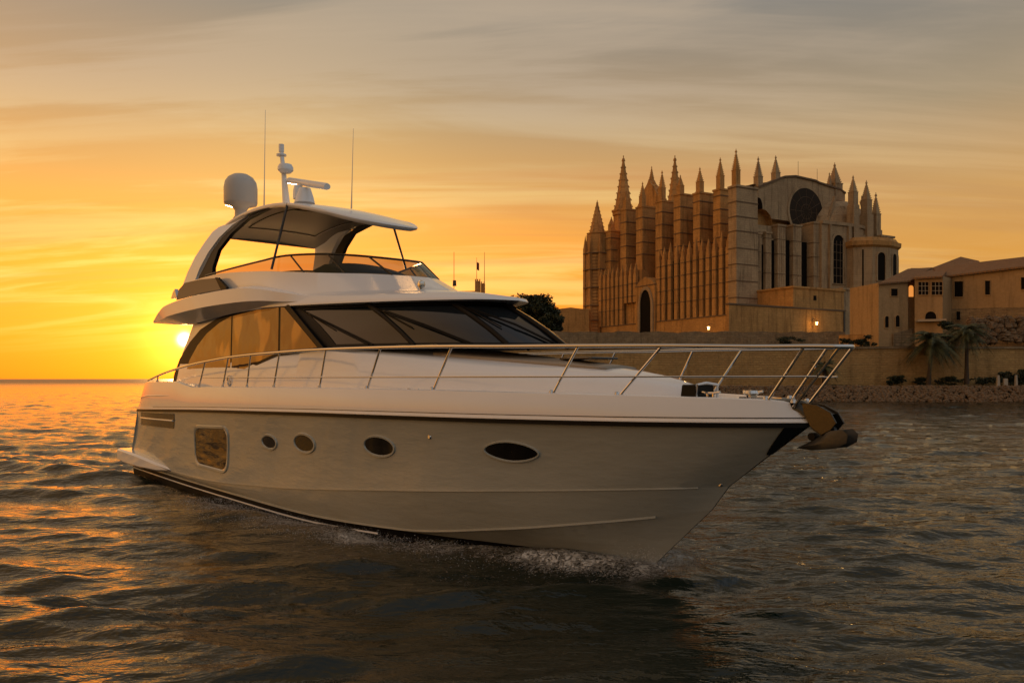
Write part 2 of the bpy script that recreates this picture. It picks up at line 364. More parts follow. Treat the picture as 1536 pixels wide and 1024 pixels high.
def strip(mb, c1, c2, n=2, bulge=0.):
    for sgn in (1, -1):
        rows = []
        for k in range(n + 1):
            s = k / n; row = []
            for t in TS:
                a, b = c1.at(t), c2.at(t); p = a.lerp(b, s); q = 4 * s * (1 - s) * bulge * min(1, (1 - t) * 6)
                p.y = (p.y - q) * sgn; row.append(p)
            rows.append(row)
        mb.grid(rows, flip=sgn < 0)
mb = MB(); strip(mb, CHI, KNU, 3, .02); strip(mb, KNU, RUB, 6, -.05)
strip(mb, BOT, CHI, 3)
# transom
tp = [c.at(0) for c in (BOT, CHI, KNU, RUB)]
mb.grid([tp, [Vector((p.x, -p.y, p.z)) for p in tp]])
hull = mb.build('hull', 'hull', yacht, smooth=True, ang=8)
mb = MB(); strip(mb, LOW, BOT, 2); strip(mb, KEEL, LOW, 2)
q_ = [c.at(0) for c in (KEEL, LOW, BOT)]; mb.grid([q_, mir(q_)])
mb.build('bottom', 'antifoul', yacht, smooth=True)
# stripes along the waterline, the knuckle shadow lines and the spray rail
def along(cv, dy=0., dz=0., t0=0., t1=1., n=70):
    return [cv.at(t0 + (t1 - t0) * i / n) + Vector((0, -dy, dz)) for i in range(n + 1)]
def both(name, pts, r, m, par=None, n=8):
    mb = MB(); mb.tube(pts, r, n); mb.tube(mir(pts), r, n); return mb.build(name, m, par or yacht, smooth=True)
def band(name, f, h0, h1, off, m, par=None, t0=0, t1=1, cv=RUB):
    """flat strip standing off proud of a hull curve"""
    mb = MB()
    for s in (1, -1):
        rows = []
        for dz, o in ((h0, 0), (h0, off), (h1, off), (h1, 0)):
            rows.append([Vector((p.x, (p.y - o) * s, p.z + dz)) for p in along(cv, 0, 0, t0, t1)])
        mb.grid(rows)
    return mb.build(name, m, par or yacht, smooth=True, ang=30)
band('boot_stripe', None, -.15, -.12, .016, 'gelcoat', t0=.01, t1=.70, cv=CHI)
band('spray_chine', None, -.02, .012, .02, 'hull', t0=.0, t1=.965, cv=CHI)
band('knuckle_moulding', None, -.012, .012, .014, 'hull', t0=.2, t1=.985, cv=KNU)
rr = band('rub_rail', None, -.062, .0, .030, 'rubber')
band('rail_trim', None, .003, .020, .036, 'gelcoat', rr)
band('rail_shadow_groove', None, .06, .072, .004, 'black', rr, t0=.1)
sp_ = [Vector(P3(*q)) for q in ((727, 817, 1.02), (790, 812, .84), (850, 808, .63), (910, 803, .42), (970, 799, .2))]
mb = MB()
for s in (1, -1):
    mb.grid([[Vector((p.x, (p.y + .10) * s, p.z + .05 - .0 * i)) for i, p in enumerate(sp_)], [Vector((p.x, (p.y - .05 + .014 * i) * s, p.z)) for i, p in enumerate(sp_)],
             [Vector((p.x, (p.y + .12) * s, p.z - .05)) for p in sp_]], flip=s < 0)
mb.build('spray_rail', 'gelcoat', yacht)
# bulwark with inner face, cap
mb = MB(); strip(mb, RUB, TOP, 4, .03)
for s in (1, -1):
    rows = []
    for dy, dz in ((0, 0), (.03, .012), (.10, .012), (.12, -.02), (.13, -.25)):
        rows.append([Vector((p.x - (dy * .5 if p.x > 1.6 else 0), min(p.y + dy, -.0) * s, p.z + dz)) for p in (TOP.at(t) for t in TS)])
    mb.grid(rows, flip=s > 0)
tp = [RUB.at(0), TOP.at(0)]; mb.grid([tp, mir(tp)])
mb.build('bulwark', 'gelcoat', yacht, smooth=True, ang=28)
# dark stem plate under the rub rail, wrapped round the bow
mb = MB()
for s in (1, -1):
    rows = []
    for k in range(7):
        q = .52 + .47 * k / 6; tl = 1 - (.0015 + .0085 * ((q - .52) / .47) ** .8); row = []
        for j in range(6):
            t = tl + (1 - tl) * j / 5; a, b_ = KNU.at(t), RUB.at(t); p = a.lerp(b_, q)
            row.append(Vector((p.x + .01, (p.y - .014 - 4 * q * (1 - q) * .05 * -min(1, (1 - t) * 6)) * s, p.z)))
        rows.append(row)
    mb.grid(rows)
mb.build('stem_plate', 'black', yacht, smooth=True)
# decks
mb = MB(); rows = []
for t in TS:
    p = TOP.at(t); hb = max(-p.y - .1, 0.0)
    zz = min(p.z, 2.5) - .09
    rows.append([(p.x - (.06 if t > .95 else 0), hb * (j / 4 - 1), zz + .05 * (1 - (j / 4 - 1) ** 2)) for j in range(9)])
mb.grid(rows); mb.build('deck', 'gelcoat', yacht, smooth=True)
# swimming platform and its side fairings
mb = MB()
for s in (1, -1):
    rows = []
    for x, b, z0, z1 in ((-19.35, 2.45, .22, .52), (-19.15, 2.66, .18, .55), (-18.3, 2.70, .14, .54), (-17, 2.68, .12, .48), (-15.6, 2.60, .12, .36), (-14.7, 2.50, .18, .26)):
        rows.append([(x, -s * q, z) for q, z in ((b - .5, z1), (b - .06, z1), (b, z1 - .05), (b, z0 + .06), (b - .08, z0), (b - .5, z0))])
    mb.grid(rows, flip=s > 0)
mb.box(-19.35, -18.3, -2.3, 2.3, .22, .52)
mb.build('swim_platform', 'gelcoat', yacht, smooth=True, ang=35)

# features on the hull side
def side_pt(x, z):
    lo, hi = 0., 1.
    for _ in range(30):
        t = (lo + hi) / 2; a, b = KNU.at(t), RUB.at(t); s = min(max((z - a.z) / (b.z - a.z), 0), 1.08)
        if a.x + (b.x - a.x) * s < x: lo = t
        else: hi = t
    y = a.y + (b.y - a.y) * s + 4 * s * (1 - s) * .05 * min(1, (1 - t) * 6)
    return Vector((x, y, z))
def side_n(x, z):
    a = side_pt(x + .05, z) - side_pt(x - .05, z); b = side_pt(x, z + .05) - side_pt(x, z - .05)
    n = a.cross(b).normalized(); return n if n.y < 0 else -n
def side_feature(name, outline, fw_, glassmat, child='glass', frame_m='gelcoat', hgt=.03, seam=True):
    """outline: function(scale offset) -> list of (x, z); raised rim with a recessed pane, both sides of the boat"""
    out = None
    for s in (1, -1):
        rows = []
        for o, h in ((fw_, -.004), (fw_ * .8, hgt), (fw_ * .25, hgt), (0, .006)):
            rows.append([Vector(((p := side_pt(x, z) + side_n(x, z) * h).x, p.y * s, p.z)) for x, z in outline(o)])
        mb = MB(); mb.grid(rows, close=True); fr = mb.build(name, frame_m, yacht, smooth=True)
        mb = MB(); c = outline(0); cx = sum(a for a, b in c) / len(c); cz = sum(b for a, b in c) / len(c)
        rws = []
        for q in (1., .66, .33, .02):
            rws.append([Vector(((p := side_pt(cx + (x - cx) * q, cz + (z - cz) * q) + side_n(x, z) * .008).x, p.y * s, p.z)) for x, z in c])
        mb.grid(rws, close=True); mb.build(child, glassmat, fr, smooth=True)
        out = out or fr
    return out
def ell(cx, cz, rx, rz, pw=2.):
    def f(o):
        L = []
        for k in range(36):
            a = 2 * math.pi * k / 36; c, s_ = math.cos(a), math.sin(a)
            L.append((cx + (rx + o) * math.copysign(abs(c) ** (2 / pw), c), cz + (rz + o) * math.copysign(abs(s_) ** (2 / pw), s_)))
        return L
    return f
side_feature('porthole', ell(-8.48, 1.37, .30, .12), .06, 'portglass', frame_m='hull')
side_feature('porthole', ell(-7.01, 1.43, .36, .155), .06, 'portglass', frame_m='hull')
side_feature('porthole', ell(-4.61, 1.51, .38, .155), .05, 'portglass', frame_m='hull')
side_feature('porthole', ell(-1.73, 1.58, .46, .14, 1.75), .035, 'portglass', frame_m='hull')
def quad(pts, rad, n=6):
    def f(o):
        cx = sum(a for a, b in pts) / len(pts); cz = sum(b for a, b in pts) / len(pts)
        q = [(x + math.copysign(o, x - cx), z + math.copysign(o, z - cz)) for x, z in pts]; L = []
        for i in range(len(q)):
            p0, p1, p2 = Vector(q[i - 1]), Vector(q[i]), Vector(q[(i + 1) % len(q)])
            a = p1 + (p0 - p1).normalized() * rad; b = p1 + (p2 - p1).normalized() * rad
            for k in range(n + 1):
                t = k / n; L.append(tuple(a * (1 - t) ** 2 + p1 * 2 * t * (1 - t) + b * t * t))
            c_ = p2 + (p1 - p2).normalized() * rad
            for k in range(1, 9): L.append(tuple(b.lerp(c_, k / 9)))
        return L
    return f
side_feature('hull_window', quad([(-12.72, 1.46), (-10.58, 1.54), (-10.85, .56), (-12.80, .60)], .32), .09, 'hullglass', frame_m='hull')
side_feature('vent_grille', quad([(-17.30, 1.70), (-14.10, 1.76), (-14.32, 1.40), (-17.45, 1.36)], .02, 2), .02, 'black', 'louvre', 'black', .012)
for s in (1, -1):
    pts = [side_pt(x, 1.565 + .012 * (x + 17)) + side_n(x, 1.56) * .03 for x in [-17.38 + k * .32 for k in range(10)] + [-14.22]]
    MB().tube([Vector((p.x, p.y * s, p.z)) for p in pts], .022, 6).build('vent_slat', 'gelcoat', yacht, smooth=True)
for x, z in ((-3.29, 1.74),):
    for s in (1, -1):
        p = side_pt(x, z); mb = MB(); mb.lathe([(0.001, .02), (.03, .02), (.04, 0)], n=12)
        mb.v = [(p.x + a, (p.y - c) * s, p.z + b) for a, b, c in mb.v]; mb.build('drain_fitting', 'steel', yacht, smooth=True)
mb = MB(); mb.lathe([(0.001, .03), (.03, .03), (.045, 0)], n=12); mb.v = [(1.02 + a, -.10 - c, 1.22 + b) for a, b, c in mb.v]; mb.build('bow_eye', 'steel', yacht, smooth=True)
# crease line on the raised quarter
for s_ in (1, -1):
    q = [RUB.at(t).lerp(TOP.at(t), .5) for t in (.004, .03, .07, .12, .165)]
    MB().tube([(p.x, (p.y - .028) * s_, p.z) for p in q], [.012, .02, .022, .02, .008], 8).build('quarter_moulding', 'gelcoat', yacht, smooth=True)

# ---------------- superstructure rings (starboard half, stern to centre front)
def ring(xs, ys, zs, k=7):
    return catmull([(x, -y, z) for x, y, z in zip(xs, ys, zs)], k)
def full(r): return r + [Vector((p.x, -p.y, p.z)) for p in reversed(r[:-1])]
def loft(name, rings, m, **kw):
    mb = MB(); mb.grid([full(r) for r in rings]); return mb.build(name, m, yacht, smooth=True, **kw)
def cross(mb, r, crown=0., m=8, dz=0.):
    mb.grid([[(p.x, p.y * (1 - 2 * j / m), p.z + dz + crown * min(1, abs(p.y) / .9) * (1 - (1 - 2 * j / m) ** 2)) for j in range(m + 1)] for p in r])
bw = lambda z: 2.13 - .11 * (z - 2.5)
K0 = ring([-15.5, -11, -8.6, -7.0, -4.0, -1.5, .45, .95], [2.16, 2.16, 2.12, 2.02, 1.72, 1.17, .42, 0], [2.3] * 8)
K1 = ring([-15.3, -11, -8.6, -7.05, -4.2, -1.8, .2, .72], [2.13, 2.13, 2.10, 2.00, 1.70, 1.15, .42, 0], [2.72, 2.72, 2.72, 2.72, 2.7, 2.66, 2.58, 2.55])
K2 = ring([-15.2, -11, -8.6, -7.2, -4.9, -2.6, -.5, .25], [2.03, 2.03, 2.02, 1.93, 1.58, 1.14, .55, 0], [3.38, 3.36, 3.33, 3.27, 3.10, 2.90, 2.76, 2.68])
K3 = ring([-14.9, -11, -8.7, -7.4, -5.1, -2.9, -.9, -.1], [1.95, 1.95, 1.93, 1.82, 1.42, .98, .42, 0], [3.42, 3.42, 3.40, 3.34, 3.18, 2.98, 2.83, 2.76])
def reflection_grid():  # added panel, coloured to stand for the cathedral's reflection on the coachroof
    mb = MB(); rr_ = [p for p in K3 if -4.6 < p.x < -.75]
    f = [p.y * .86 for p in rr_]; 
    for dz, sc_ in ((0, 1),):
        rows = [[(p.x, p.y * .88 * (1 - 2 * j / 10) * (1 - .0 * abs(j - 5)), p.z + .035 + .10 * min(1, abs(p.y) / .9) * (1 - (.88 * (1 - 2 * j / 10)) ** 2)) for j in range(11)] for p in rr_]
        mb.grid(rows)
    mb.build('reflection_panel', 'deck_reflection', yacht, smooth=True, solid=.05)
co = loft('coachroof', [K0, K1, K2, K3], 'gelcoat', ang=50)
reflection_grid()
mb = MB(); cross(mb, K3, .10); mb.build('coachroof_top', 'gelcoat', yacht, smooth=True)
# seam on the trunk side
#both('coachroof_seam', [Vector((p.x, p.y - .006, p.z)) for p in K1[7:-8]], .007, 'black')
W0 = ring([-15.2, -11, -8.7, -7.25, -5.0, -3.45, -2.5, -2.2], [2.02, 2.02, 2.01, 1.94, 1.50, 1.02, .5, 0], [3.42, 3.42, 3.40, 3.34, 3.31, 3.28, 3.26, 3.26])
W0b = [Vector((p.x, p.y, p.z - .35)) for p in W0]
W1 = ring([-14.6, -12, -10.4, -9.0, -6.75, -5.15, -4.2, -3.9], [1.93, 1.93, 1.92, 1.86, 1.45, 1.0, .5, 0], [4.20, 4.30, 4.31, 4.27, 4.21, 4.17, 4.14, 4.13])
# saloon side walls (white) and windscreen (glass) are separate meshes
def sub(r, a, b): return r[a:b]
KK = 7; iA = 3 * KK     # index of the windscreen corner
mb = MB()
for s in (1, -1):
    mb.grid([[Vector((p.x, p.y * s, p.z)) for p in r[:iA + 1]] for r in (W0b, W0, W1)])
mb.grid([[(-15.5, -2.16, 2.3), (-15.2, -2.02, 3.42), (-14.6, -1.93, 4.2)], [(-15.5, 2.16, 2.3), (-15.2, 2.02, 3.42), (-14.6, 1.93, 4.2)]])
mb.build('saloon_wall', 'gelcoat', yacht, smooth=True, ang=30)
mb = MB(); f0, f1 = full(W0), full(W1); n = len(f0)
rows = []
for q in (0, .33, .66, 1.):
    rows.append([a.lerp(b, q) + Vector((.05 * 4 * q * (1 - q), 0, .02 * 4 * q * (1 - q))) for a, b in zip(f0[iA:n - iA], f1[iA:n - iA])])
mb.grid(rows); ws = mb.build('windscreen', 'glass', yacht, smooth=True)
def wpt(j, q, off=.02):
    """point on the windscreen: j ring index (float), q height fraction"""
    i = int(j); fr = j - i; i2 = min(i + 1, n - 1)
    a = f0[i].lerp(f0[i2], fr); b = f1[i].lerp(f1[i2], fr); p = a.lerp(b, q) + Vector((.05 * 4 * q * (1 - q), 0, .02 * 4 * q * (1 - q)))
    d = Vector((p.x + 9.5, p.y * 1.6, 0)).normalized(); return p + d * off + Vector((0, 0, off * .6))
cj = (n - 1) / 2
def yj(y):   # ring index where the base ring has this y
    best = min(range(n * 4 - 4), key=lambda k: abs((f0[k // 4].lerp(f0[min(k // 4 + 1, n - 1)], (k % 4) / 4)).y - y) if iA <= k / 4 <= n - 1 - iA else 9)
    return best / 4
for y in (-1.42, -.72, 0., .72, 1.42):
    j = yj(y); mb = MB(); mb.tube([wpt(j, q, .012) for q in (0, .3, .6, 1)], .045, 6); mb.build('mullion', 'rubber', ws, smooth=True)
mb = MB()
for q0, q1 in ((-.02, .05), (.90, 1.01)):
    mb.grid([[wpt(j / 2, q0, .018) for j in range(2 * iA, 2 * (n - iA) - 1)], [wpt(j / 2, q1, .018) for j in range(2 * iA, 2 * (n - iA) - 1)]])
for s in (0, 1):   # broad black corner posts
    mb.grid([[wpt((iA + d) if s == 0 else (n - 1 - iA - d), q, .02) for q in (0, .25, .5, .75, 1)] for d in (0, .8, 1.7)])
mb.build('window_surround', 'rubber', ws, smooth=True)
for ya, yb, q in ((-1.66, -1.86, .80), (-1.02, -1.38, .80), (-.12, -.66, .80)):
    ja, jb = yj(ya), yj(yb)
    mb = MB(); mb.tube([wpt(ja, .02, .03), wpt((ja * .45 + jb * .55), q * .5, .06), wpt(jb, q, .05)], [.020, .014, .009], 6)
    mb.tube([wpt(ja - .35, .02, .03), wpt((ja * .45 + jb * .55) - .25, q * .5 - .02, .06), wpt(jb + .0, q * .93, .05)], [.014, .012, .008], 6)
    a, b = wpt(jb + .9, .36, .035), wpt(jb - .45, .93, .035); mb.tube([a, (a + b) / 2, b], .013, 5)
    mb.build('wiper', 'rubber', ws, smooth=True)
# side glazing
def polywin(name, px, b0, m, off, par):
    r = None
    for s in (1, -1):
        pts = []
        for u, v in px:
            x, z = P(u, v, b0)
            for _ in range(3): x, z = P(u, v, bw(z))
            pts.append((x, -s * (bw(z) + off), z))
        mb = MB(); k = len(pts); inner = [(x, y - s * -.03, z) for x, y, z in pts]
        mb.add(pts + inner, [tuple(range(k))] + [(i, (i + 1) % k, k + (i + 1) % k, k + i) for i in range(k)])
        r = mb.build(name, m, par)
    return r
outer = [(433, 457), (419, 457), (385, 459), (351, 467), (325, 478), (301, 494), (285, 513), (270, 538), (262, 560), (259, 575), (272, 577), (284, 566), (300, 560), (367, 559), (377, 552), (415, 534), (486, 522)]
polywin('window_surround', outer, 2.05, 'rubber', .008, yacht)
polywin('side_window', [(348, 474), (330, 484), (311, 500), (297, 518), (285, 540), (281, 553), (300, 555), (346, 555)], 2.05, 'amber', .014, yacht)
polywin('side_window', [(419, 461), (386, 465), (350, 474), (348, 555), (365, 555), (376, 548), (412, 531), (418, 529)], 2.05, 'amber', .014, yacht)
polywin('side_window', [(422, 461), (427, 461), (477, 521), (421, 528)], 2.05, 'amber', .014, yacht)
polywin('locker_door', [(300, 564), (326, 563), (323, 581), (296, 581)], 2.1, 'gelcoat', .012, yacht)
for s in (1, -1):
    x, z = P(345, 571, 2.13); mb = MB(); rr_ = [(x + .10 * math.cos(a / 10 * 6.283), -s * 2.16, z + .13 * math.sin(a / 10 * 6.283)) for a in range(11)]
    mb.tube(rr_, .016, 6); mb.build('fairlead', 'steel', yacht, smooth=True)
# ---------------- flybridge: lip over the windows, brow, coaming
L0 = [p + Vector((.02, 0, -.0)) for p in W1]
L1 = ring([-14.2, -12, -10.4, -8.95, -6.55, -4.85, -3.75, -3.4], [2.0, 2.0, 1.99, 1.95, 1.56, 1.10, .58, 0], [4.24, 4.33, 4.34, 4.30, 4.23, 4.18, 4.15, 4.14])
L2 = ring([-14.2, -12, -10.4, -8.95, -6.57, -4.9, -3.8, -3.45], [2.02, 2.02, 2.0, 1.95, 1.56, 1.10, .58, 0], [4.30, 4.39, 4.40, 4.36, 4.29, 4.24, 4.21, 4.20])
B1 = ring([-14.2, -12, -10.4, -9.3, -7.3, -5.9, -4.95, -4.6], [1.98, 1.98, 1.97, 1.86, 1.47, 1.02, .52, 0], [4.62, 4.62, 4.62, 4.56, 4.48, 4.43, 4.40, 4.39])
B2 = ring([-14.5, -12.2, -10.5, -9.4, -7.8, -6.6, -5.75, -5.45], [1.97, 1.97, 1.95, 1.83, 1.41, .98, .5, 0], [4.80, 4.80, 4.76, 4.68, 4.58, 4.53, 4.50, 4.49])
C1 = ring([-14.8, -12.6, -10.5, -9.3, -8.1, -7.2, -6.55, -6.3], [2.0, 2.0, 1.90, 1.76, 1.36, .95, .48, 0], [5.36, 5.36, 5.22, 5.10, 4.99, 4.92, 4.86, 4.84])
C2 = [Vector((p.x - .06, p.y * .95, p.z + .02)) for p in C1]
C3 = [Vector((p.x - .14, p.y * .90, p.z - .03)) for p in C1]
C4 = [Vector((p.x - .16, p.y * .89, 4.55)) for p in C1]
loft('flybridge', [L0, L1, L2, B1, B2, C1, C2, C3, C4], 'gelcoat', ang=60)
mb = MB(); cross(mb, [p - Vector((0, 0, .0)) for p in C4], 0); mb.build('flybridge_floor', 'teak', yacht)
# wing overhanging the side deck, swept back to a point
WT = ring([-16.45, -15.6, -14.9, -13.1, -10.9, -9.9, -9.0, -8.2], [2.42, 2.52, 2.54, 2.52, 2.40, 2.26, 2.02, 1.72], [4.33, 4.56, 4.70, 4.79, 4.80, 4.74, 4.60, 4.47])
WB = ring([-16.42, -15.4, -14.6, -12.5, -10.7, -9.7, -9.0, -8.25], [2.40, 2.50, 2.54, 2.52, 2.40, 2.24, 2.02, 1.80], [4.29, 4.34, 4.40, 4.46, 4.47, 4.45, 4.40, 4.36])
WI = ring([-15.9, -15.0, -14.4, -12.4, -10.7, -9.7, -9.0, -8.4], [1.9, 2.0, 2.03, 2.02, 2.0, 1.97, 1.90, 1.78], [4.24, 4.22, 4.18, 4.27, 4.33, 4.35, 4.35, 4.36])
WU = ring([-16.3, -15.4, -14.8, -13.0, -10.9, -10.0, -9.1, -8.4], [2.2, 2.25, 2.2, 2.1, 2.0, 1.92, 1.76, 1.55], [4.37, 4.66, 4.84, 4.92, 4.90, 4.82, 4.66, 4.50])
mb = MB()
for s in (1, -1):
    mb.grid([[Vector((p.x, p.y * s, p.z)) for p in r] for r in (WI, WB, WB, WT, WU)])
cap = [r[0] for r in (WI, WB, WT, WU)]; mb.grid([cap, mir(cap)])
mb.grid([[Vector((p.x, p.y * s, p.z)) for p in WU[:20]] for s in (1, -1)]); mb.grid([[Vector((p.x, p.y * s, p.z)) for p in WI[:16]] for s in (1, -1)])
mb.build('flybridge_wing', 'gelcoat', yacht, smooth=True, ang=42)
# tan side panel with dark trim and small aft lamp on top of the wing
for s in (1, -1):
    def pp(px, b, o=0): return [(P(u, v, b)[0], -s * (b + o), P(u, v, b)[1]) for u, v in px]
    def slab(name, px, b, m, th=.05, o=0):
        a = pp(px, b, o); k = len(a); c = [(x, y + s * th, z) for x, y, z in a]
        MB().add(a + c, [tuple(range(k)), tuple(range(2 * k - 1, k - 1, -1))] + [(i, (i + 1) % k, k + (i + 1) % k, k + i) for i in range(k)]).build(name, m, yacht, bevel=.01)
    slab('side_panel', [(264, 450), (268, 434), (277, 424), (300, 419), (322, 417), (332, 430), (334, 434), (300, 440)], 2.14, 'lining')
    slab('panel_trim', [(322, 416), (326, 416), (340, 431), (337, 436), (331, 435)], 2.15, 'rubber', .07)
    slab('stern_lamp', [(256, 448), (259, 438), (262, 433), (265, 447)], 2.16, 'lens', .10)
# windscreen of the flybridge and its rail
S0 = ring([-14.2, -12.4, -10.5, -9.3, -8.1, -7.2, -6.55, -6.3], [1.96, 1.95, 1.86, 1.72, 1.33, .93, .47, 0], [5.38, 5.36, 5.22, 5.10, 4.99, 4.92, 4.86, 4.84])
S1 = ring([-13.6, -12.2, -10.5, -9.5, -8.5, -7.75, -7.2, -7.0], [1.96, 1.93, 1.82, 1.66, 1.26, .88, .45, 0], [5.42, 5.44, 5.47, 5.50, 5.46, 5.38, 5.30, 5.27])
mb = MB(); mb.grid([full(S0), full(S1)]); fs = mb.build('flybridge_screen', 'screen', yacht, smooth=True)
mb = MB(); mb.tube(full(S1), .024, 8); fr = mb.build('screen_rail', 'black', yacht, smooth=True)
f_0, f_1 = full(S0), full(S1)
for j in (22, 29, 38, len(f_0) - 39, len(f_0) - 30, len(f_0) - 23):
    MB().tube([f_0[j + (2 if j < 50 else -2)], f_1[j]], .02, 6).build('screen_post', 'black', fr, smooth=True)
# seats and helm inside the flybridge
mb = MB()
rows = []
for x, hw_, z in ((-11.6, .8, 4.6), (-11.5, .9, 5.25), (-11.2, .92, 5.38), (-10.9, .9, 5.30), (-10.7, .85, 4.6)):
    rows.append([(x + .12 * (1 - (j / 5) ** 2), hw_ * j / 5, z + .08 * (1 - (j / 5) ** 2)) for j in range(-5, 6)])
mb.grid(rows); mb.build('helm_seat', 'seat', yacht, smooth=True)
mb = MB(); rows = []
for x, hw_, z in ((-9.4, 1.0, 4.6), (-9.35, 1.1, 5.18), (-8.9, 1.0, 5.30), (-8.0, .8, 5.05), (-7.7, .7, 4.6)):
    rows.append([(x, hw_ * j / 5, z + .1 * (1 - (j / 5) ** 2)) for j in range(-5, 6)])
mb.grid(rows); mb.build('helm_console', 'seat', yacht, smooth=True)

# ---------------- hardtop
HX = [-14.3, -12.9, -11.4, -10.0, -8.8, -7.9, -7.35, -7.2]; HY_ = [1.50, 1.56, 1.55, 1.47, 1.22, .86, .42, 0]; HZ = [6.62, 6.84, 6.90, 6.80, 6.52, 6.25, 6.10, 6.06]
H0 = ring(HX, HY_, HZ)
def sc(r, f, dz, dx=0): return [Vector((max(p.x * 1, -14.3) * 1 + (-(p.x + 10.5) * (1 - f)), p.y * f, p.z + dz)) for p in r]
mb = MB(); Hs = [sc(H0, .95, -.075), sc(H0, .99, -.06), sc(H0, 1., -.025), sc(H0, .99, .015), sc(H0, .94, .035)]
mb.grid([full(r) for r in Hs]); cross(mb, Hs[-1], .07); 
bk = [r[0] for r in Hs]; mb.grid([bk, mir(bk)])
ht = mb.build('hardtop', 'gelcoat', yacht, smooth=True, ang=50)
mb = MB(); cross(mb, Hs[0], .07); mb.build('ceiling_lining', 'lining', ht, smooth=True)
mb = MB(); HB = Hs[0]; lnp = lambda p, f: Vector((p.x, p.y * f, p.z - .012 + .07 * min(1, abs(p.y) / .9) * (1 - f * f)))
a_, b_ = 5, 33
mb.tube([lnp(p, .66) for p in HB[a_:b_]] + [lnp(HB[b_ - 1], .66 * (1 - j / 4)) for j in range(1, 9)] + [lnp(p, -.66) for p in reversed(HB[a_:b_])] + [lnp(HB[a_], -.66 * (1 - j / 4)) for j in range(1, 9)], .016, 5)
mb.tube([lnp(HB[18], .66 * (1 - j / 4)) for j in range(9)], .013, 5)
mb.build('lining_seam', 'black', ht)
# aft arch legs
for s in (1, -1):
    rows = []
    for xa, xb, b, z in ((-15.25, -14.35, 2.0, 5.30), (-15.0, -14.1, 1.95, 5.65), (-14.7, -13.75, 1.85, 6.05), (-14.35, -13.3, 1.73, 6.40), (-14.1, -12.7, 1.6, 6.68), (-13.9, -12.0, 1.5, 6.80)):
        rows.append([(xa, -s * b, z), (xb, -s * b, z), (xb, -s * (b - .16), z), (xa, -s * (b - .16), z)])
    MB().grid(rows, close=True).build('arch_leg', 'gelcoat', yacht, smooth=True, ang=50)
    rows = []
    for xa, xb, b, z in ((-14.25, -13.1, 2.0, 5.30), (-13.95, -13.25, 1.94, 5.60), (-13.6, -13.15, 1.83, 6.05), (-13.1, -12.6, 1.71, 6.42), (-12.4, -11.9, 1.58, 6.70), (-11.6, -10.6, 1.5, 6.82)):
        rows.append([(xa, -s * (b - .02), z), (xb, -s * (b - .02), z), (xb, -s * (b - .12), z), (xa, -s * (b - .12), z)])
    MB().grid(rows, close=True).build('arch_strut', 'rubber', yacht, smooth=True, ang=50)
    MB().tube([(-9.9, -s * 1.42, 6.78), (-9.75, -s * 1.88, 5.2)], .03, 8).build('support_pole', 'black', yacht, smooth=True)
# satellite dome
dx, dz_ = P(361, 312, 1.0)
dome = MB().lathe([(0.16, -.30), (.15, -.1), (.22, 0), (.42, .06), (.44, .12), (.44, .52), (.41, .68), (.33, .80), (.2, .88), (.01, .91)], (dx, -1.0, dz_ + .02), 28).build('satellite_dome', 'dome', yacht, smooth=True, ang=60)
MB().tube([(dx - .3, -1.0, dz_ - .16), (dx - .52, -1.0, dz_ - .24)], .03, 6).build('dome_bracket', 'rubber', dome)
# signal mast
x0, z0 = P(430, 303, .5); x1, z1 = P(422, 226, .5)
mast = MB().tube([(x0, -.5, z0 - .12), ((x0 + x1) / 2, -.5, (z0 + z1) / 2), (x1, -.5, z1)], [.10, .065, .05], 10).build('signal_mast', 'gelcoat', yacht, smooth=True)
xm, zm = P(427, 254, .5)
MB().lathe([(.001, .12), (.16, .11), (.2, .04), (.2, -.04), (.14, -.1), (.001, -.11)], (xm + .05, -.5, zm), 16).build('tv_antenna', 'gelcoat', mast, smooth=True)
MB().lathe([(.001, .03), (.13, .03), (.13, -.01), (.001, -.01)], (x1, -.5, z1 - .13), 12).lathe([(.001, .10), (.07, .10), (.07, -.1), (.001, -.1)], (x1, -.5, z1 + .06), 12).build('masthead_light', 'gelcoat', mast, smooth=True)
# radar scanner
xr, zr = P(457, 292, .4)
rad = MB().lathe([(.26, -.22), (.22, -.05), (.17, .10), (.15, .16), (.001, .17)], (xr, -.4, zr), 16).lathe([(.001, .26), (.1, .24), (.13, .1), (.13, -.1)], (xr - .15, -.5, zr), 12).build('radar_pedestal', 'gelcoat', yacht, smooth=True)
a, b = Vector(P3(434, 271, .4)), Vector(P3(491, 280, .4)); c = (a + b) / 2; d = (b - a).normalized(); ln = (b - a).length / 2
mb = MB(); u = Vector((0, 1, 0)); vv = d.cross(u)
mb.grid([[c + d * x + u * .10 * math.cos(t) * k + vv * .085 * math.sin(t) * k for t in [2 * math.pi * i / 14 for i in range(14)]] for x, k in ((-ln, .02), (-ln, .85), (-ln + .05, 1), (ln - .05, 1), (ln, .85), (ln, .02))], close=True)
mb.build('radar_scanner', 'gelcoat', rad, smooth=True)
for px, b in (((398, 165, 396, 306), 1.15), ((530, 193, 527, 308), .25)):
    a, c = Vector(P3(px[0], px[1], b)), Vector(P3(px[2], px[3], b)); c.z -= .08
    MB().tube([c, c.lerp(a, .25), a], [.022, .013, .006], 6).build('whip_antenna', 'steel', yacht, smooth=True)
# searchlight on the brow
x_, z_ = P(631, 432, .55)
MB().lathe([(.07, -.12), (.05, -.08), (.03, 0)], (x_, -.55, z_), 12).lathe([(.001, .09), (.07, .06), (.085, 0), (.07, -.06), (.001, -.08)], (x_ + .02, -.55, z_ + .07), 12).build('searchlight', 'steel', yacht, smooth=True)

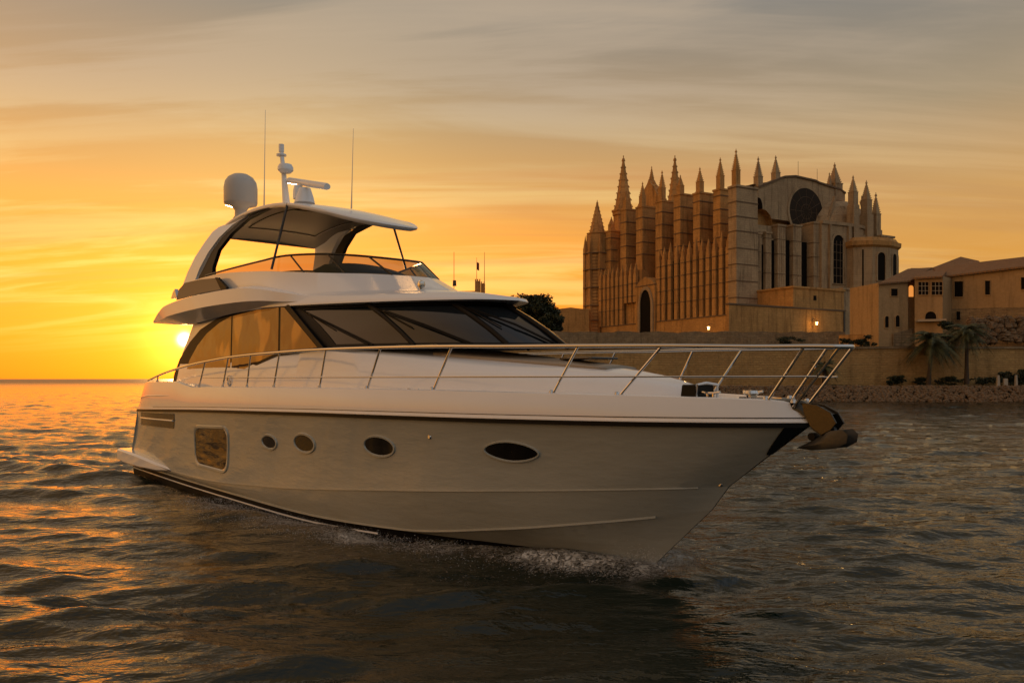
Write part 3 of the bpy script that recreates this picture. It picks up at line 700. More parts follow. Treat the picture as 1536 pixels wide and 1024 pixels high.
# ---------------- bow rail
bt = lambda x: max(TOP.b(min(x, 2.22)) - .07, 0)
RT = [(-16.6, 2.50, 2.66), (-15.2, 2.50, 2.86), (-13.5, 2.50, 3.03), (-12.0, 2.51, 3.13), (-10.2, 2.53, 3.21), (-8, 2.50, 3.25), (-6.2, 2.43, 3.26), (-4.5, 2.26, 3.25), (-3, 2.02, 3.23),
      (-1.8, 1.74, 3.20), (-.6, 1.40, 3.18), (.8, .93, 3.15), (1.8, .52, 3.12), (2.45, .28, 3.11), (2.78, .17, 3.10)]
rl = catmull([(x, -b, z) for x, b, z in RT], 5)
mb = MB(); mb.tube(rl + [Vector((2.85, -.08, 3.10)), Vector((2.87, 0, 3.10)), Vector((2.85, .08, 3.10))] + mir(reversed(rl)), .030, 10)
rail = mb.build('guard_rail', 'steel', yacht, smooth=True)
fx = mono([(x, b) for x, b, z in RT]); fz = mono([(x, z) for x, b, z in RT])
ST = [(-15.9, -15.75), (-12.62, -12.15), (-11.05, -10.65), (-9.65, -9.4), (-8.35, -8.0), (-6.5, -6.15), (-4.95, -4.48), (-3.28, -2.78), (-1.0, -.52), (.0, .68), (1.86, 2.40), (2.18, 2.80)]
for s in (1, -1):
    for xb, xt in ST:
        yb = bt(xb) if xb < 2.1 else .17
        st = MB().tube([(xb, -s * yb, TOP.z(min(xb, 2.2)) - .05), (xt, -s * fx(xt), fz(xt))], .020, 8)
        st.lathe([(.045, 0), (.03, .04), (.02, .05)], (xb, -s * yb, TOP.z(min(xb, 2.2)) + .005), 10)
        st.build('stanchion', 'steel', rail, smooth=True)
    mid = []
    for k in range(60):
        x = -12.3 + (2.55 + 12.3) * k / 59
        mid.append(Vector((x, -s * (bt(min(x - .2, 2.15)) * .45 + fx(x) * .55 if x < 2 else fx(x) + .02), 2.73)))
    MB().tube(mid, .013, 6).build('rail_wire', 'steel', rail, smooth=True)
# ---------------- fore-deck gear
x_, z_ = P(1045, 592, .45)
hb = MB().box(x_ - .16, x_ + .12, -.62, -.18, 2.42, 2.62, .02, .01).build('deck_hatch', 'rubber', yacht, bevel=.02)
MB().tube([(x_ + .14, -.64, 2.42), (x_ + .14, -.64, 2.62), (x_ + .12, -.40, 2.645), (x_ + .14, -.16, 2.62), (x_ + .14, -.16, 2.42)], .02, 6).build('hatch_frame', 'gelcoat', hb, smooth=True)
wl = MB().lathe([(.13, 0), (.13, .05), (.07, .08), (.07, .14), (.11, .17), (.09, .21), (.001, .22)], (1.45, 0, 2.33), 18).box(1.3, 1.95, -.06, .06, 2.40, 2.45).build('windlass', 'steel', yacht, smooth=True)
for s in (1, -1):
    for x in (1.15, -3.9):
        y = bt(x) - .14
        MB().tube([(x - .16, -s * y, 2.52), (x - .06, -s * y, 2.505), (x + .06, -s * y, 2.505), (x + .16, -s * y, 2.52)], .018, 8).tube([(x - .05, -s * y, 2.40), (x - .05, -s * y, 2.5)], .018, 6).tube([(x + .05, -s * y, 2.40), (x + .05, -s * y, 2.5)], .018, 6).build('cleat', 'steel', yacht, smooth=True)
# flush hatch on the coachroof
MB().box(-2.0, -1.25, -.32, .32, 3.02, 3.055).build('skylight', 'glass', yacht, bevel=.015).rotation_euler = (0, 0, 0)
# bow cap and roller with the anchor hanging from it
cx = [P(u, v, 0) for u, v in ((1180, 604), (1200, 600), (1216, 606), (1222, 625), (1216, 642), (1196, 640))]
mb = MB()
rows = []
for x, hw_, z0_, z1_ in ((1.80, .30, 2.36, 2.44), (2.05, .20, 2.34, 2.44), (2.22, .13, 2.28, 2.42), (2.36, .09, 2.16, 2.34), (2.40, .07, 2.10, 2.22)):
    rows.append([(x, -hw_, z0_), (x, -hw_ * .95, z1_ - .03), (x, -hw_ * .5, z1_), (x, hw_ * .5, z1_), (x, hw_ * .95, z1_ - .03), (x, hw_, z0_)])
mb.grid(rows); mb.build('bow_fitting', 'dullsteel', yacht, smooth=True, ang=60)
rl_ = [P(u, v, 0) for u, v in ((1206, 603), (1232, 607), (1252, 618), (1261, 634), (1252, 645), (1238, 652), (1222, 640), (1214, 625))]
MB().prism(rl_, -.11, -.085).prism(rl_, .085, .11).prism([P(u, v, 0) for u, v in ((1206, 606), (1232, 610), (1250, 621), (1240, 630), (1222, 622), (1210, 618))], -.085, .085).build('bow_roller', 'dullsteel', yacht, bevel=.008)
an = MB()
sh_ = [P(u, v, 0) for u, v in ((1218, 628), (1236, 626), (1262, 642), (1266, 655), (1246, 656), (1230, 645))]
an.prism(sh_, -.035, .035)
fl = [P3(u, v, 0) for u, v in ((1207, 672), (1224, 664), (1246, 652), (1262, 646), (1281, 644), (1289, 652), (1287, 664), (1272, 672), (1248, 674), (1228, 675))]
for s in (1, -1):
    k = len(fl); top = []; cx_, cz_ = sum(p[0] for p in fl) / k, sum(p[2] for p in fl) / k
    k = len(fl)
    outl = [(p[0], s * (.05 + .09 * (1 if 2 < i < 9 else .2)), p[2]) for i, p in enumerate(fl)]
    mid_ = (cx_, s * .03, cz_ + .03)
    an.add(outl + [mid_, (cx_, s * .18, cz_ - .02)], [(i, (i + 1) % k, k) for i in range(k)] + [(i, (i + 1) % k, k + 1) for i in range(k)])
an.build('anchor', 'anchor', yacht, smooth=True, ang=50).location.x = -.08
MB().lathe([(.001, .09), (.05, .09), (.05, -.09), (.001, -.09)], (0, 0, 0), 12).build('roller_wheel', 'rubber', yacht, smooth=True)
_o = bpy.data.objects['roller_wheel']; _x, _z = P(1222, 654, 0); _o.location = (_x, 0, _z); _o.rotation_euler = (R(90), 0, 0)

# ================================================================== WATER
rng_ = np.random.default_rng(11)
def tile(N, L, lmin, lmax, wd, spread, rms, expo):
    k = np.fft.fftfreq(N, L / N) * 2 * np.pi; kx, ky = np.meshgrid(k, k, indexing='ij'); kk = np.hypot(kx, ky); kk[0, 0] = 1
    th = np.arctan2(ky, kx) - wd
    amp = kk ** (-expo) * (np.abs(np.cos(th)) ** spread) * np.exp(-(kk * lmin / 6.283) ** 2) * np.exp(-(6.283 / lmax / kk) ** 4); amp[0, 0] = 0
    z = np.fft.ifft2(amp * (rng_.normal(size=(N, N)) + 1j * rng_.normal(size=(N, N))))
    h = z.real; h *= rms / h.std(); return h
def samp(h, L, x, y):
    N = h.shape[0]; u = (x / L % 1.) * N; v = (y / L % 1.) * N
    i = np.floor(u).astype(int) % N; j = np.floor(v).astype(int) % N; fu, fv = u - np.floor(u), v - np.floor(v); i2, j2 = (i + 1) % N, (j + 1) % N
    return h[i, j] * (1 - fu) * (1 - fv) + h[i2, j] * fu * (1 - fv) + h[i, j2] * (1 - fu) * fv + h[i2, j2] * fu * fv
TA = tile(1024, 83., .55, 4.6, R(96), 4, .036, 1.5)
TB = tile(1024, 31., .28, 1.8, R(86), 5, .020, 1.75)
ang_f = np.linspace(-46, 46, 860); ang_b = np.linspace(46, 314, 90)[1:-1]
ang = np.radians(np.concatenate([ang_f, ang_b])); rad_ = 3.2 * 1.0068 ** np.arange(0, 830); rad_ = np.concatenate([rad_, rad_[-1] * 1.06 ** np.arange(1, 50)])
AA, RR = np.meshgrid(ang, rad_, indexing='ij'); X = (RR * np.sin(AA)); Y = (RR * np.cos(AA))
jit = samp(TA, 83., X * .17 + 5, Y * .17) * 2
hA = samp(TA, 83., X, Y) + .5 * samp(TA, 83., X * .61 - Y * .2 + 30, Y * .61 + X * .2)
hB = samp(TB, 31., X, Y) + .45 * samp(TB, 31., X * 1.63 + Y * .4 + 9, Y * 1.63 - X * .4)
fA = np.clip((420 - RR) / 300, 0, 1) * np.interp(RR, [12, 60], [1, .8]); fB = np.clip((75 - RR) / 45, 0, 1)
patch = .75 + .5 * np.clip(samp(TA, 83., X * .11 + 40, Y * .11 + 7) / .06, -1, 1)
H = hA * fA + hB * fB * patch + hA ** 2 * 2.2 * fA
# yacht frame coordinates of every point
lx = (X - B0[0]) * FW[0] + (Y - B0[1]) * FW[1]; ly = (X - B0[0]) * PT[0] + (Y - B0[1]) * PT[1]
hbx = np.array([-18.8, -13, -9.3, -7, -4.5, -2.26, -.77, -.25, .0]); hby = np.array([2.3, 2.4, 2.36, 2.19, 1.75, .98, .35, .1, 0])
hw = np.interp(lx, hbx, hby); out = np.abs(ly) - hw
inside = (lx < 0) & (lx > -19.2)
# distance outside of the hull (approximate) and the bow wave / wake ridges
dist = np.where(lx > 0, np.hypot(lx, ly), out); dist = np.where(lx < -18.9, np.hypot(np.maximum(-18.9 - lx, 0), np.maximum(np.abs(ly) - 2.3, 0)), dist)
bowf = np.exp(-((lx + 1.2) / 2.6) ** 2)
H = H * (1 - .35 * np.exp(-(np.clip(dist, 0, 9) / 1.2) ** 2))
H += .13 * 1.3 * bowf * np.exp(-((dist - .25) / .45) ** 2) + .05 * np.exp(-((dist - .7) / .5) ** 2) * (lx < 1) * (lx > -15) - .05 * np.exp(-(dist / .35) ** 2) * (lx < -4)
side = np.abs(ly)
for x0_, sl_, a_, wv in ((-0.5, .33, .11, .55), (-3.5, .30, .07, .7), (-15.5, .36, .27, .7), (-18.5, .36, .20, .8), (-22, .38, .12, 1.)):
    d_ = (side - 2.3 * (x0_ < -5) - (x0_ - lx) * sl_) / math.hypot(1, sl_); al = np.clip((x0_ - lx) / 2, 0, 1) * np.exp(-np.clip(x0_ - lx, 0, 200) / 26)
    wob = 1 + .35 * np.sin(lx * 1.9 + side * .7 + x0_) * np.sin(lx * .8)
    H += a_ * wob * al * (np.exp(-(d_ / wv) ** 2) - .55 * np.exp(-((d_ + 1.5 * wv) / wv) ** 2))
H += np.where((lx < -19) & (side < 3.4), .10 * np.sin(lx * 1.3) * np.sin(side * 2.1 + lx * .5) * np.exp((lx + 19) / 40), 0)
# foam attribute
nz = .5 + samp(TB, 31., X * 1.1, Y * 1.1) / .05
fo = (np.exp(-((dist - .45) / .75) ** 2)) * np.interp(lx, [-19, -14, -11, -7, -3, 0, .8], [.15, .45, .78, .84, .88, .95, .3]) * (1 + .22 * np.sin(lx * 2.3 + dist * 2) * np.sin(lx * .9))
fo = np.maximum(fo, 1.0 * np.exp(-(dist / .9) ** 2) * np.exp(-((lx + .5) / 1.7) ** 2))
fo = np.maximum(fo, .62 * np.exp(-((dist - 1.6) / 1.3) ** 2) * np.interp(lx, [-16, -10, -5, -1, 1], [.3, .6, .75, .8, 0]))
fo = np.maximum(fo, np.where((lx < -18.6) & (side < 3.2), .5 * np.exp((lx + 18.6) / 14), 0))
inx = (lx < .3) & (lx > -18.7) & (out < -.12)
H = np.where(inx, np.minimum(H, .0) - .05, H)
shore = np.clip((104 - Y) / 6, 0, 1)
na, nr = AA.shape; co_ = np.stack([X.ravel(), Y.ravel(), (H + SEA).ravel()], 1)
cen = len(co_); co_ = np.vstack([co_, [[0, 0, SEA]]])
I, J = np.meshgrid(np.arange(na), np.arange(nr - 1), indexing='ij'); I2 = (I + 1) % na
fa = np.stack([I * nr + J, I * nr + J + 1, I2 * nr + J + 1, I2 * nr + J], -1).reshape(-1, 4)
i0 = np.arange(na); tri = np.stack([np.full(na, cen), i0 * nr, ((i0 + 1) % na) * nr], -1)
me = bpy.data.meshes.new('water'); me.vertices.add(len(co_)); me.vertices.foreach_set('co', co_.astype(np.float32).ravel())
lv = np.concatenate([fa.ravel(), tri.ravel()]).astype(np.int32); me.loops.add(len(lv)); me.loops.foreach_set('vertex_index', lv)
ls = np.concatenate([np.arange(len(fa)) * 4, len(fa) * 4 + np.arange(na) * 3]).astype(np.int32); me.polygons.add(len(ls)); me.polygons.foreach_set('loop_start', ls)
me.update(calc_edges=True); me.validate()
at = me.attributes.new('foam', 'FLOAT', 'POINT'); at.data.foreach_set('value', np.concatenate([fo.ravel(), [0]]).astype(np.float32))
me.shade_smooth()
water = bpy.data.objects.new('water', me); COL.objects.link(water); water['kind'] = 'structure'
def waterm():
    m = bpy.data.materials.new('sea_water'); m.use_nodes = True; t = NT(m.node_tree); b = m.node_tree.nodes['Principled BSDF']
    c = obc(t); b.inputs['IOR'].default_value = 1.45
    a = t.n('ShaderNodeAttribute', attribute_name='foam').outputs['Fac']
    f1 = t.noise(t.map(c, scale=(1, 1, 1)), 11., 9, .82, 1.4); f2 = t.noise(c, 1.6, 5, .65, .8)
    v = t.m('ADD', t.m('MULTIPLY', f1, .95), t.m('MULTIPLY', f2, .22))
    th = t.m('SUBTRACT', .80, t.m('MULTIPLY', a, .31))
    f = t.m('MULTIPLY', t.rng(t.m('SUBTRACT', v, th), -.02, .14), t.rng(a, .12, .4))
    t.l(t.mix(f, (.002, .008, .005, 1), (.62, .61, .57, 1)), b.inputs['Base Color'])
    t.l(t.m('MAXIMUM', t.rng(f, 0, 1, .06, .8, smooth=False), t.rng(t.vm('LENGTH', c), 40, 900, .06, .42)), b.inputs['Roughness'])
    # capillary ripples
    r1 = t.noise(t.map(c, scale=(.75, 1.5, 1), rot=(0, 0, R(-7))), 3.0, 4, .60, .4)
    r2 = t.noise(t.map(c, scale=(.7, 1.6, 1), rot=(0, 0, R(14))), .8, 4, .62, .3)
    bn = t.n('ShaderNodeBump'); bn.inputs['Strength'].default_value = 1.; bn.inputs['Distance'].default_value = 1.
    hsum = t.m('ADD', t.m('ADD', t.m('MULTIPLY', r1, .032), t.m('MULTIPLY', r2, .11)), t.m('MULTIPLY', f, .03))
    t.l(hsum, bn.inputs['Height']); t.l(bn.outputs[0], b.inputs['Normal'])
    return m
me.materials.append(waterm())
# spray thrown up at the stem and torn foam along the side
rs = random.Random(5)
def droplets(name, n, fn, m):
    vs = []; fs = []
    for _ in range(n):
        x, y, z, r = fn(); k = len(vs)
        d = [Vector((rs.gauss(0, 1), rs.gauss(0, 1), rs.gauss(0, 1))).normalized() * r for _ in range(4)]
        vs += [(x + e.x, y + e.y, z + e.z) for e in d]; fs += [(k, k + 1, k + 2), (k, k + 2, k + 3), (k, k + 3, k + 1), (k + 1, k + 3, k + 2)]
    me = bpy.data.meshes.new(name); me.from_pydata(vs, [], fs); me.materials.append(m); o = bpy.data.objects.new(name, me); COL.objects.link(o)
    o.location = (B0[0], B0[1], 0); o.rotation_euler = (0, 0, -BA); return o
M['spray'] = mat('sea_spray', (.6, .6, .6), .5, spec=.4)
def f1_():
    x = -abs(rs.gauss(0, 1.0)) + rs.uniform(-.1, .28); s = rs.choice((1, 1, -1)); h = float(np.interp(x, hbx, hby)) if x < 0 else 0
    e = abs(rs.gauss(0, .28)); hh = max(.03, .38 * math.exp(-(x / 1.1) ** 2) * math.exp(-(e / .5) ** 2))
    return x, -s * (h + .05 + e), SEA + .04 + abs(rs.gauss(0, .45)) * hh, rs.uniform(.002, .008)
def f2_():
    x = -rs.random() ** .8 * 11.5; s = rs.choice((1, 1, -1)); h = float(np.interp(x, hbx, hby)); e = abs(rs.gauss(.5, .4)); a = .6 + .4 * math.sin(x * 5.1) * math.sin(x * 1.7)
    return x, -s * (h + e), SEA + .07 + abs(rs.gauss(0, .055)) * a, rs.uniform(.003, .010)
o = droplets('bow_spray', 9000, f1_, M['spray']); tag(o, 'white spray thrown up where the yacht bow cuts the water', 'spray', kind='stuff')
o = droplets('side_foam', 14000, f2_, M['spray']); tag(o, 'broken white foam running aft along the yacht waterline', 'foam', kind='stuff')

# ================================================================== LAND
def Wp(u, v, d): return ((u - 768) / 1200 * d, d, CAMZ + (568 - v) / 1200 * d)
def nrand(x, y): return math.sin(x * .31 + y * .17) * .5 + math.sin(x * .83 - y * .57 + 1.3) * .3 + math.sin(x * 2.1 + y * 1.7) * .2
# ground as one stepped sheet: shore strip, terrace, cathedral hill, inland
XL = [-700, -300, -120, -60, -30, -22, -14, -5, 5, 15, 25, 35, 45, 55, 65, 75, 85, 100, 130, 170, 230, 340, 700]
YL = [(101.5, -2.), (104, .6), (106, 1.5), (111.9, 1.75), (112.1, 1.8), (112.6, 6.6), (122, 7.2), (135, 8.0), (148.5, 8.4), (150.6, 8.6), (151, 10.8), (160, 11.3), (185, 12.5), (200, 13.2), (210, 14.0), (300, 16.), (420, 15), (700, 12), (2500, 10), (6000, 5)]
rows = []
for y, z in YL:
    rows.append([(x + (max(0, 60 - abs(y - 150)) * 0), y, z + (nrand(x, y) * .25 if y > 105 else 0) - (max(0, -10 - x) * .16 if y > 112 else (max(0, -12 - x) * .1))) for x in XL])
# no land to the left: sink it below the sea
rows = [[(x, y, z if x > -25 else min(z, -3. if x < -31 else z)) for x, y, z in r] for r in rows]
g = MB().grid(rows).build('ground', 'ground', smooth=True); g['kind'] = 'structure'

# sea wall and rampart
def wall(name, pts, zb, zt, th, m, lab, cat='wall', cop=None, coplab=None, jag=0.):
    """wall along a list of (x, y) with bottom/top heights"""
    mb = MB(); n = 40; P_ = []
    for i in range(len(pts) - 1):
        for k in range(n): P_.append(Vector(pts[i]).lerp(Vector(pts[i + 1]), k / n))
    P_.append(Vector(pts[-1]))
    rows = []
    for q in (0, .25, .5, .75, 1):
        rows.append([(p.x, p.y + nrand(p.x * 1.7, q * 9) * .12 - .35 * (1 - q), zb + (zt - zb) * q + (nrand(p.x * 3.1, 2) * jag if q == 1 else 0)) for p in P_])
    rows.append([(p.x, p.y + th, zt + nrand(p.x * 3.1, 2) * jag) for p in P_]); rows.append([(p.x, p.y + th, zb) for p in P_])
    e = empty(name, (0, 0, 0)); mb.grid(rows).build('wall_face', m, e)
    if cop:
        c = MB(); c.grid([[(p.x, p.y - .22, zt - .18) for p in P_], [(p.x, p.y - .22, zt + .14) for p in P_], [(p.x, p.y + th + .1, zt + .14) for p in P_]]); c.build('coping', cop, e)
    tag(e, lab, cat, kind='thing'); return e
wall('sea_wall', [(-24, 112), (30, 112), (140, 112)], 1.0, 7.1, 1., 'ochre', 'long rough ochre stone sea wall above the rubble shore', cop='stonedark')
wall('rampart_wall', [(-20, 150), (22, 150), (62.5, 150)], 7.5, 11.5, 1.2, 'stonedark', 'darker weathered stone rampart below the cathedral plinth', jag=.22)

# rubble shore
rb = random.Random(3); mb = MB()
def rock(mb, x, y, z, r, rb=rb):
    vs = []; 
    for a, b in [(a, b) for b in (-.9, -.2, .55) for a in range(6)]:
        q = math.cos(b * 1.2); vs.append((x + r * q * math.cos(a * 1.047 + b) * rb.uniform(.7, 1.2), y + r * q * math.sin(a * 1.047 + b) * rb.uniform(.7, 1.2), z + r * .75 * math.sin(b * 1.2) * rb.uniform(.8, 1.2)))
    vs.append((x, y, z + r * .8)); fs = []
    for k in range(2):
        for a in range(6): fs.append((k * 6 + a, k * 6 + (a + 1) % 6, k * 6 + 6 + (a + 1) % 6, k * 6 + 6 + a))
    for a in range(6): fs.append((12 + a, 12 + (a + 1) % 6, 18))
    mb.add(vs, fs)
for _ in range(8500):
    q = rb.random(); x = rb.uniform(-24, 82); rock(mb, x, 101.6 + q * 4.6, -.35 + 1.85 * min(1, q * 1.35) + rb.uniform(-.05, .15), rb.uniform(.12, .36))
o = mb.build('shore_rubble', 'rock'); tag(o, 'pale broken rubble piled along the waterline below the sea wall', 'rocks', kind='stuff')

# foliage helpers
def leaves(mb, cx, cy, cz, rx, ry, rz, n, sz, rr, clumps=14):
    cl = []
    for _ in range(clumps):
        d = Vector((rr.gauss(0, 1), rr.gauss(0, 1), rr.gauss(0, 1))).normalized(); q = rr.uniform(.35, .85)
        cl.append((cx + d.x * rx * q, cy + d.y * ry * q, cz + d.z * rz * q, rr.uniform(.25, .45)))
    for _ in range(n):
        c = rr.choice(cl); d = Vector((rr.gauss(0, 1), rr.gauss(0, 1), rr.gauss(0, 1))).normalized() * (rr.random() ** .4)
        p = Vector((c[0] + d.x * rx * c[3], c[1] + d.y * ry * c[3], c[2] + d.z * rz * c[3] * .8))
        u = Vector((rr.gauss(0, 1), rr.gauss(0, 1), rr.gauss(0, .6))).normalized() * sz * rr.uniform(.6, 1.4); v = u.cross(Vector((rr.gauss(0, 1), rr.gauss(0, 1), rr.gauss(0, 1)))).normalized() * sz * .6
        k = len(mb.v); mb.v += [tuple(p - u), tuple(p + v), tuple(p + u), tuple(p - v)]; mb.f.append((k, k + 1, k + 2, k + 3))
def tree(name, x, y, zb, h, rw, lab, cat, seed, n=5000, sz=.24, trunk=True, group=None, cl=26):
    rr = random.Random(seed); e = empty(name, (x, y, zb)); tag(e, lab, cat, group)
    mb = MB(); leaves(mb, 0, 0, h * .62, rw, rw * .8, h * .40, n, sz, rr, cl); mb.build('crown', 'leaf', e, keep=True)
    if trunk:
        t = MB().tube([(0, 0, -.5), (.1, 0, h * .25), (0, 0, h * .6)], [h * .035, h * .028, h * .012], 8)
        for _ in range(7):
            a = rr.uniform(0, 6.28); t.tube([(0, 0, h * rr.uniform(.25, .4)), (math.cos(a) * rw * .4, math.sin(a) * rw * .3, h * .6), (math.cos(a) * rw * .7, math.sin(a) * rw * .5, h * .75)], [h * .016, h * .01, h * .004], 6)
        t.build('trunk', 'bark', e, smooth=True)
    return e
def bush(x, y, zb, rx, rz, lab, seed, n=900, sz=.15):
    rr = random.Random(seed); mb = MB(); leaves(mb, 0, 0, rz * .85, rx, rx * .8, rz, n, sz, rr, 12)
    o = mb.build('bush', 'leaf', None, keep=True); o.location = (x, y, zb); tag(o, lab, 'bush', 'dark bushes along the walls'); return o
def at(u, v, d): return Wp(u, v, d)
x, y, z = at(800, 510, 165); tree('broadleaf_tree', x, y, 9, 11.4, 5.6, 'tall dark spreading tree left of the cathedral, behind the yacht windscreen', 'tree', 4, 17000, .27, cl=46)
x, y, z = at(757, 520, 172); tree('broadleaf_tree', x, y, 9, 9.9, 4.6, 'lower dark tree half hidden behind the yacht cabin roof', 'tree', 9, 9000, .27)
x, y, z = at(828, 520, 158); tree('broadleaf_tree', x, y, 9, 6.8, 2.8, 'small dark tree at the foot of the cathedral side, right of the tall tree', 'tree', 12, 8000, .22)

def palm(u, vb, d, h, fl, lab, seed, nf=64, lean=0., z0=None):
    rr = random.Random(seed); x, y, z = at(u, vb, d); e = empty('palm_tree', (x, y, z if z0 is None else z0)); tag(e, lab, 'palm tree')
    MB().tube([(-lean, 0, -.3), (-lean * .7, 0, h * .3), (-lean * .2, 0, h * .7), (0, 0, h)], [.34, .25, .22, .27], 10).build('trunk', 'bark', e, smooth=True)
    mb = MB()
    for i in range(nf):
        a = i * 2.399 + rr.uniform(-.2, .2); up = rr.uniform(-.75, 1.35); L = fl * rr.uniform(.8, 1.1); pts = []
        for k in range(9):
            q = k / 8; r_ = L * q * math.cos(up * .75) ; zz = h + L * (math.sin(up) * q * .85 - .60 * q * q)
            pts.append(Vector((r_ * math.cos(a), r_ * math.sin(a), zz)))
        mb.tube(pts, [.035, .03, .03, .025, .02, .02, .015, .01, .006], 4, cap=False)
        for k in range(1, 9):
            for m_ in range(4):
                q = m_ / 4; p = pts[k - 1].lerp(pts[k], q); d_ = (pts[k] - pts[k - 1]).normalized(); sd_ = d_.cross(Vector((0, 0, 1))).normalized()
                ll = L * .27 * math.sin(min(1, (k + q) / 8.2) * math.pi * .92 + .12)
                for s in (1, -1):
                    tip = p + d_ * ll * .65 + sd_ * s * ll * .75 + Vector((0, 0, -ll * rr.uniform(.1, .4))); w_ = d_ * .055
                    j = len(mb.v); mb.v += [tuple(p - w_), tuple(p + w_), tuple(tip)]; mb.f.append((j, j + 1, j + 2))
    mb.build('fronds', 'frond', e, keep=True); return e
palm(1398, 576, 109, 6.1, 4.3, 'broad date palm with drooping fronds in front of the sea wall', 21, lean=.5)
palm(1450, 573, 108.5, 7.0, 3.6, 'slimmer taller palm to the right of the broad date palm', 22, 50)
palm(1236, 575, 110, 2.4, 2.6, 'young low palm on the shore seen through the yacht bow rail', 23, 22)
k = 0
for u, v, d, rx, rz, lab in ((1345, 572, 110, 1.5, .9, 'round dark bush at the wall foot just left of the broad palm'), (1300, 516, 124, 1.5, 1.1, 'dark bush under the left end of the plaster house'),
        (1275, 518, 124, 1.6, 1.2, 'tall dark bush between the rampart end and the house'), (1418, 573, 109.5, 2.2, .7, 'low bush between the two shore palms'), (1475, 574, 110, 2.6, .8, 'low spreading bush right of the slim palm'),
        (1512, 572, 110.5, 2.1, 1.3, 'large dark bush behind the pale marker stones'), (1534, 570, 111, 1.6, 1.4, 'dark bush at the right edge behind the last marker stone'), (1420, 492, 116, 1.3, .9, 'bush below the arched opening of the plaster house'),
        (1487, 512, 116, 1.5, 1.1, 'round bush among the ruined stones above the sea wall'), (1520, 500, 118, 1.9, 1., 'bush beside the ruined arch at far right'), (1185, 513, 147, 3.0, 1.1, 'wide dark shrub at the top of the rampart'),
        (1380, 574, 110.5, 1.5, .6, 'small bush at the foot of the broad palm')):
    k += 1; x, y, z = at(u, v, d); bush(x, y, z - rz * .5, rx, rz, lab, 50 + k)
for u, v, h, wd, lab in ((1497, 577, 1.25, .42, 'tallest pale marker stone on the shore, left of the pair'), (1508, 577, .85, .6, 'low wide pale marker stone between the two taller ones'), (1524, 577, 1.3, .34, 'slim pale marker stone, rightmost of the three')):
    x, y, z = at(u, v, 107); o = MB().box(-wd / 2, wd / 2, -.2, .2, -.3, h, .06, .05).build('marker_stone', 'whitestone', bevel=.05); o.location = (x, y, z); tag(o, lab, 'marker stone', 'pale marker stones on the shore')

# ================================================================== CATHEDRAL
# local frame: x runs along the apse front (to the right), y runs down the long flank, z is height above the sea
KX, KY = (1105 - 768) / 1200 * 210, 210
cath = empty('gothic_cathedral', (KX, KY, 0), R(28.9)); tag(cath, 'huge golden sandstone gothic cathedral with buttresses and spires on the rampart', 'cathedral')
SG, SN, CD = 'stone', 'stonegrey', 'cord'
def pinnacle(x, y, z, w_, h, par, m='stone', crock=True, sides=4, name='pinnacle', body=.3):
    """square shaft with gablets, crocketed spirelet and finial; returns the object"""
    mb = MB(); a0 = math.pi / sides
    mb_r = lambda r, zz: [(x + r * math.cos(a0 + 2 * math.pi * k / sides), y + r * math.sin(a0 + 2 * math.pi * k / sides), zz) for k in range(sides)]
    r = w_ / 2 * (1.414 if sides == 4 else 1.05); hb = h * body
    mb.grid([mb_r(r, z - .4), mb_r(r, z + hb), mb_r(r * 1.08, z + hb), mb_r(r * 1.08, z + hb + .03 * h), mb_r(r * .80, z + hb + .04 * h), mb_r(r * .10, z + h * .93), mb_r(.01, z + h * .94)], close=True)
    if crock:
        n = 7 if h > 8 else 5
        for k in range(sides):
            c, s = math.cos(a0 + 2 * math.pi * k / sides), math.sin(a0 + 2 * math.pi * k / sides)
            for i in range(n):
                q = (i + .5) / n; rr_ = r * (.80 + (.10 - .80) * q) + .04 * h * .3; zz = z + hb + .05 * h + (h * .88 - hb - .05 * h) * q; e = .009 * h * (1 - .4 * q) + .05
                mb.box(x + c * rr_ - e, x + c * rr_ + e, y + s * rr_ - e, y + s * rr_ + e, zz - e, zz + e, e * .5, e * .5)
        e = .022 * h + .04; mb.box(x - e, x + e, y - e, y + e, z + h * .93, z + h * .93 + 2 * e, e * .4, e * .4)
        mb.box(x - .25 * e, x + .25 * e, y - .25 * e, y + .25 * e, z + h * .93, z + h * 1.03)
    return mb.build(name, m, par)
def cords(mb, x0, x1, y0, y1, zs, e=.14, h=.28):
    for z in zs: mb.box(x0 - e, x1 + e, y0 - e, y1 + e, z, z + h)
def arch_poly(cx, z0, z1, w_, pointed=True, n=8):
    hw_ = w_ / 2; pts = [(cx - hw_, z0), (cx + hw_, z0)]; hs = w_ * (.85 if pointed else .5); zs = z1 - hs
    if pointed:
        for k in range(n + 1):
            t = k / n; pts.append((cx + hw_ * (1 - t ** 1.6), zs + hs * math.sin(t * math.pi / 2)))
        for k in range(n - 1, -1, -1):
            t = k / n; pts.append((cx - hw_ * (1 - t ** 1.6), zs + hs * math.sin(t * math.pi / 2)))
    else:
        for k in range(2 * n + 1):
            a = math.pi * k / (2 * n); pts.append((cx + hw_ * math.cos(a), zs + hw_ * math.sin(a)))
    return pts
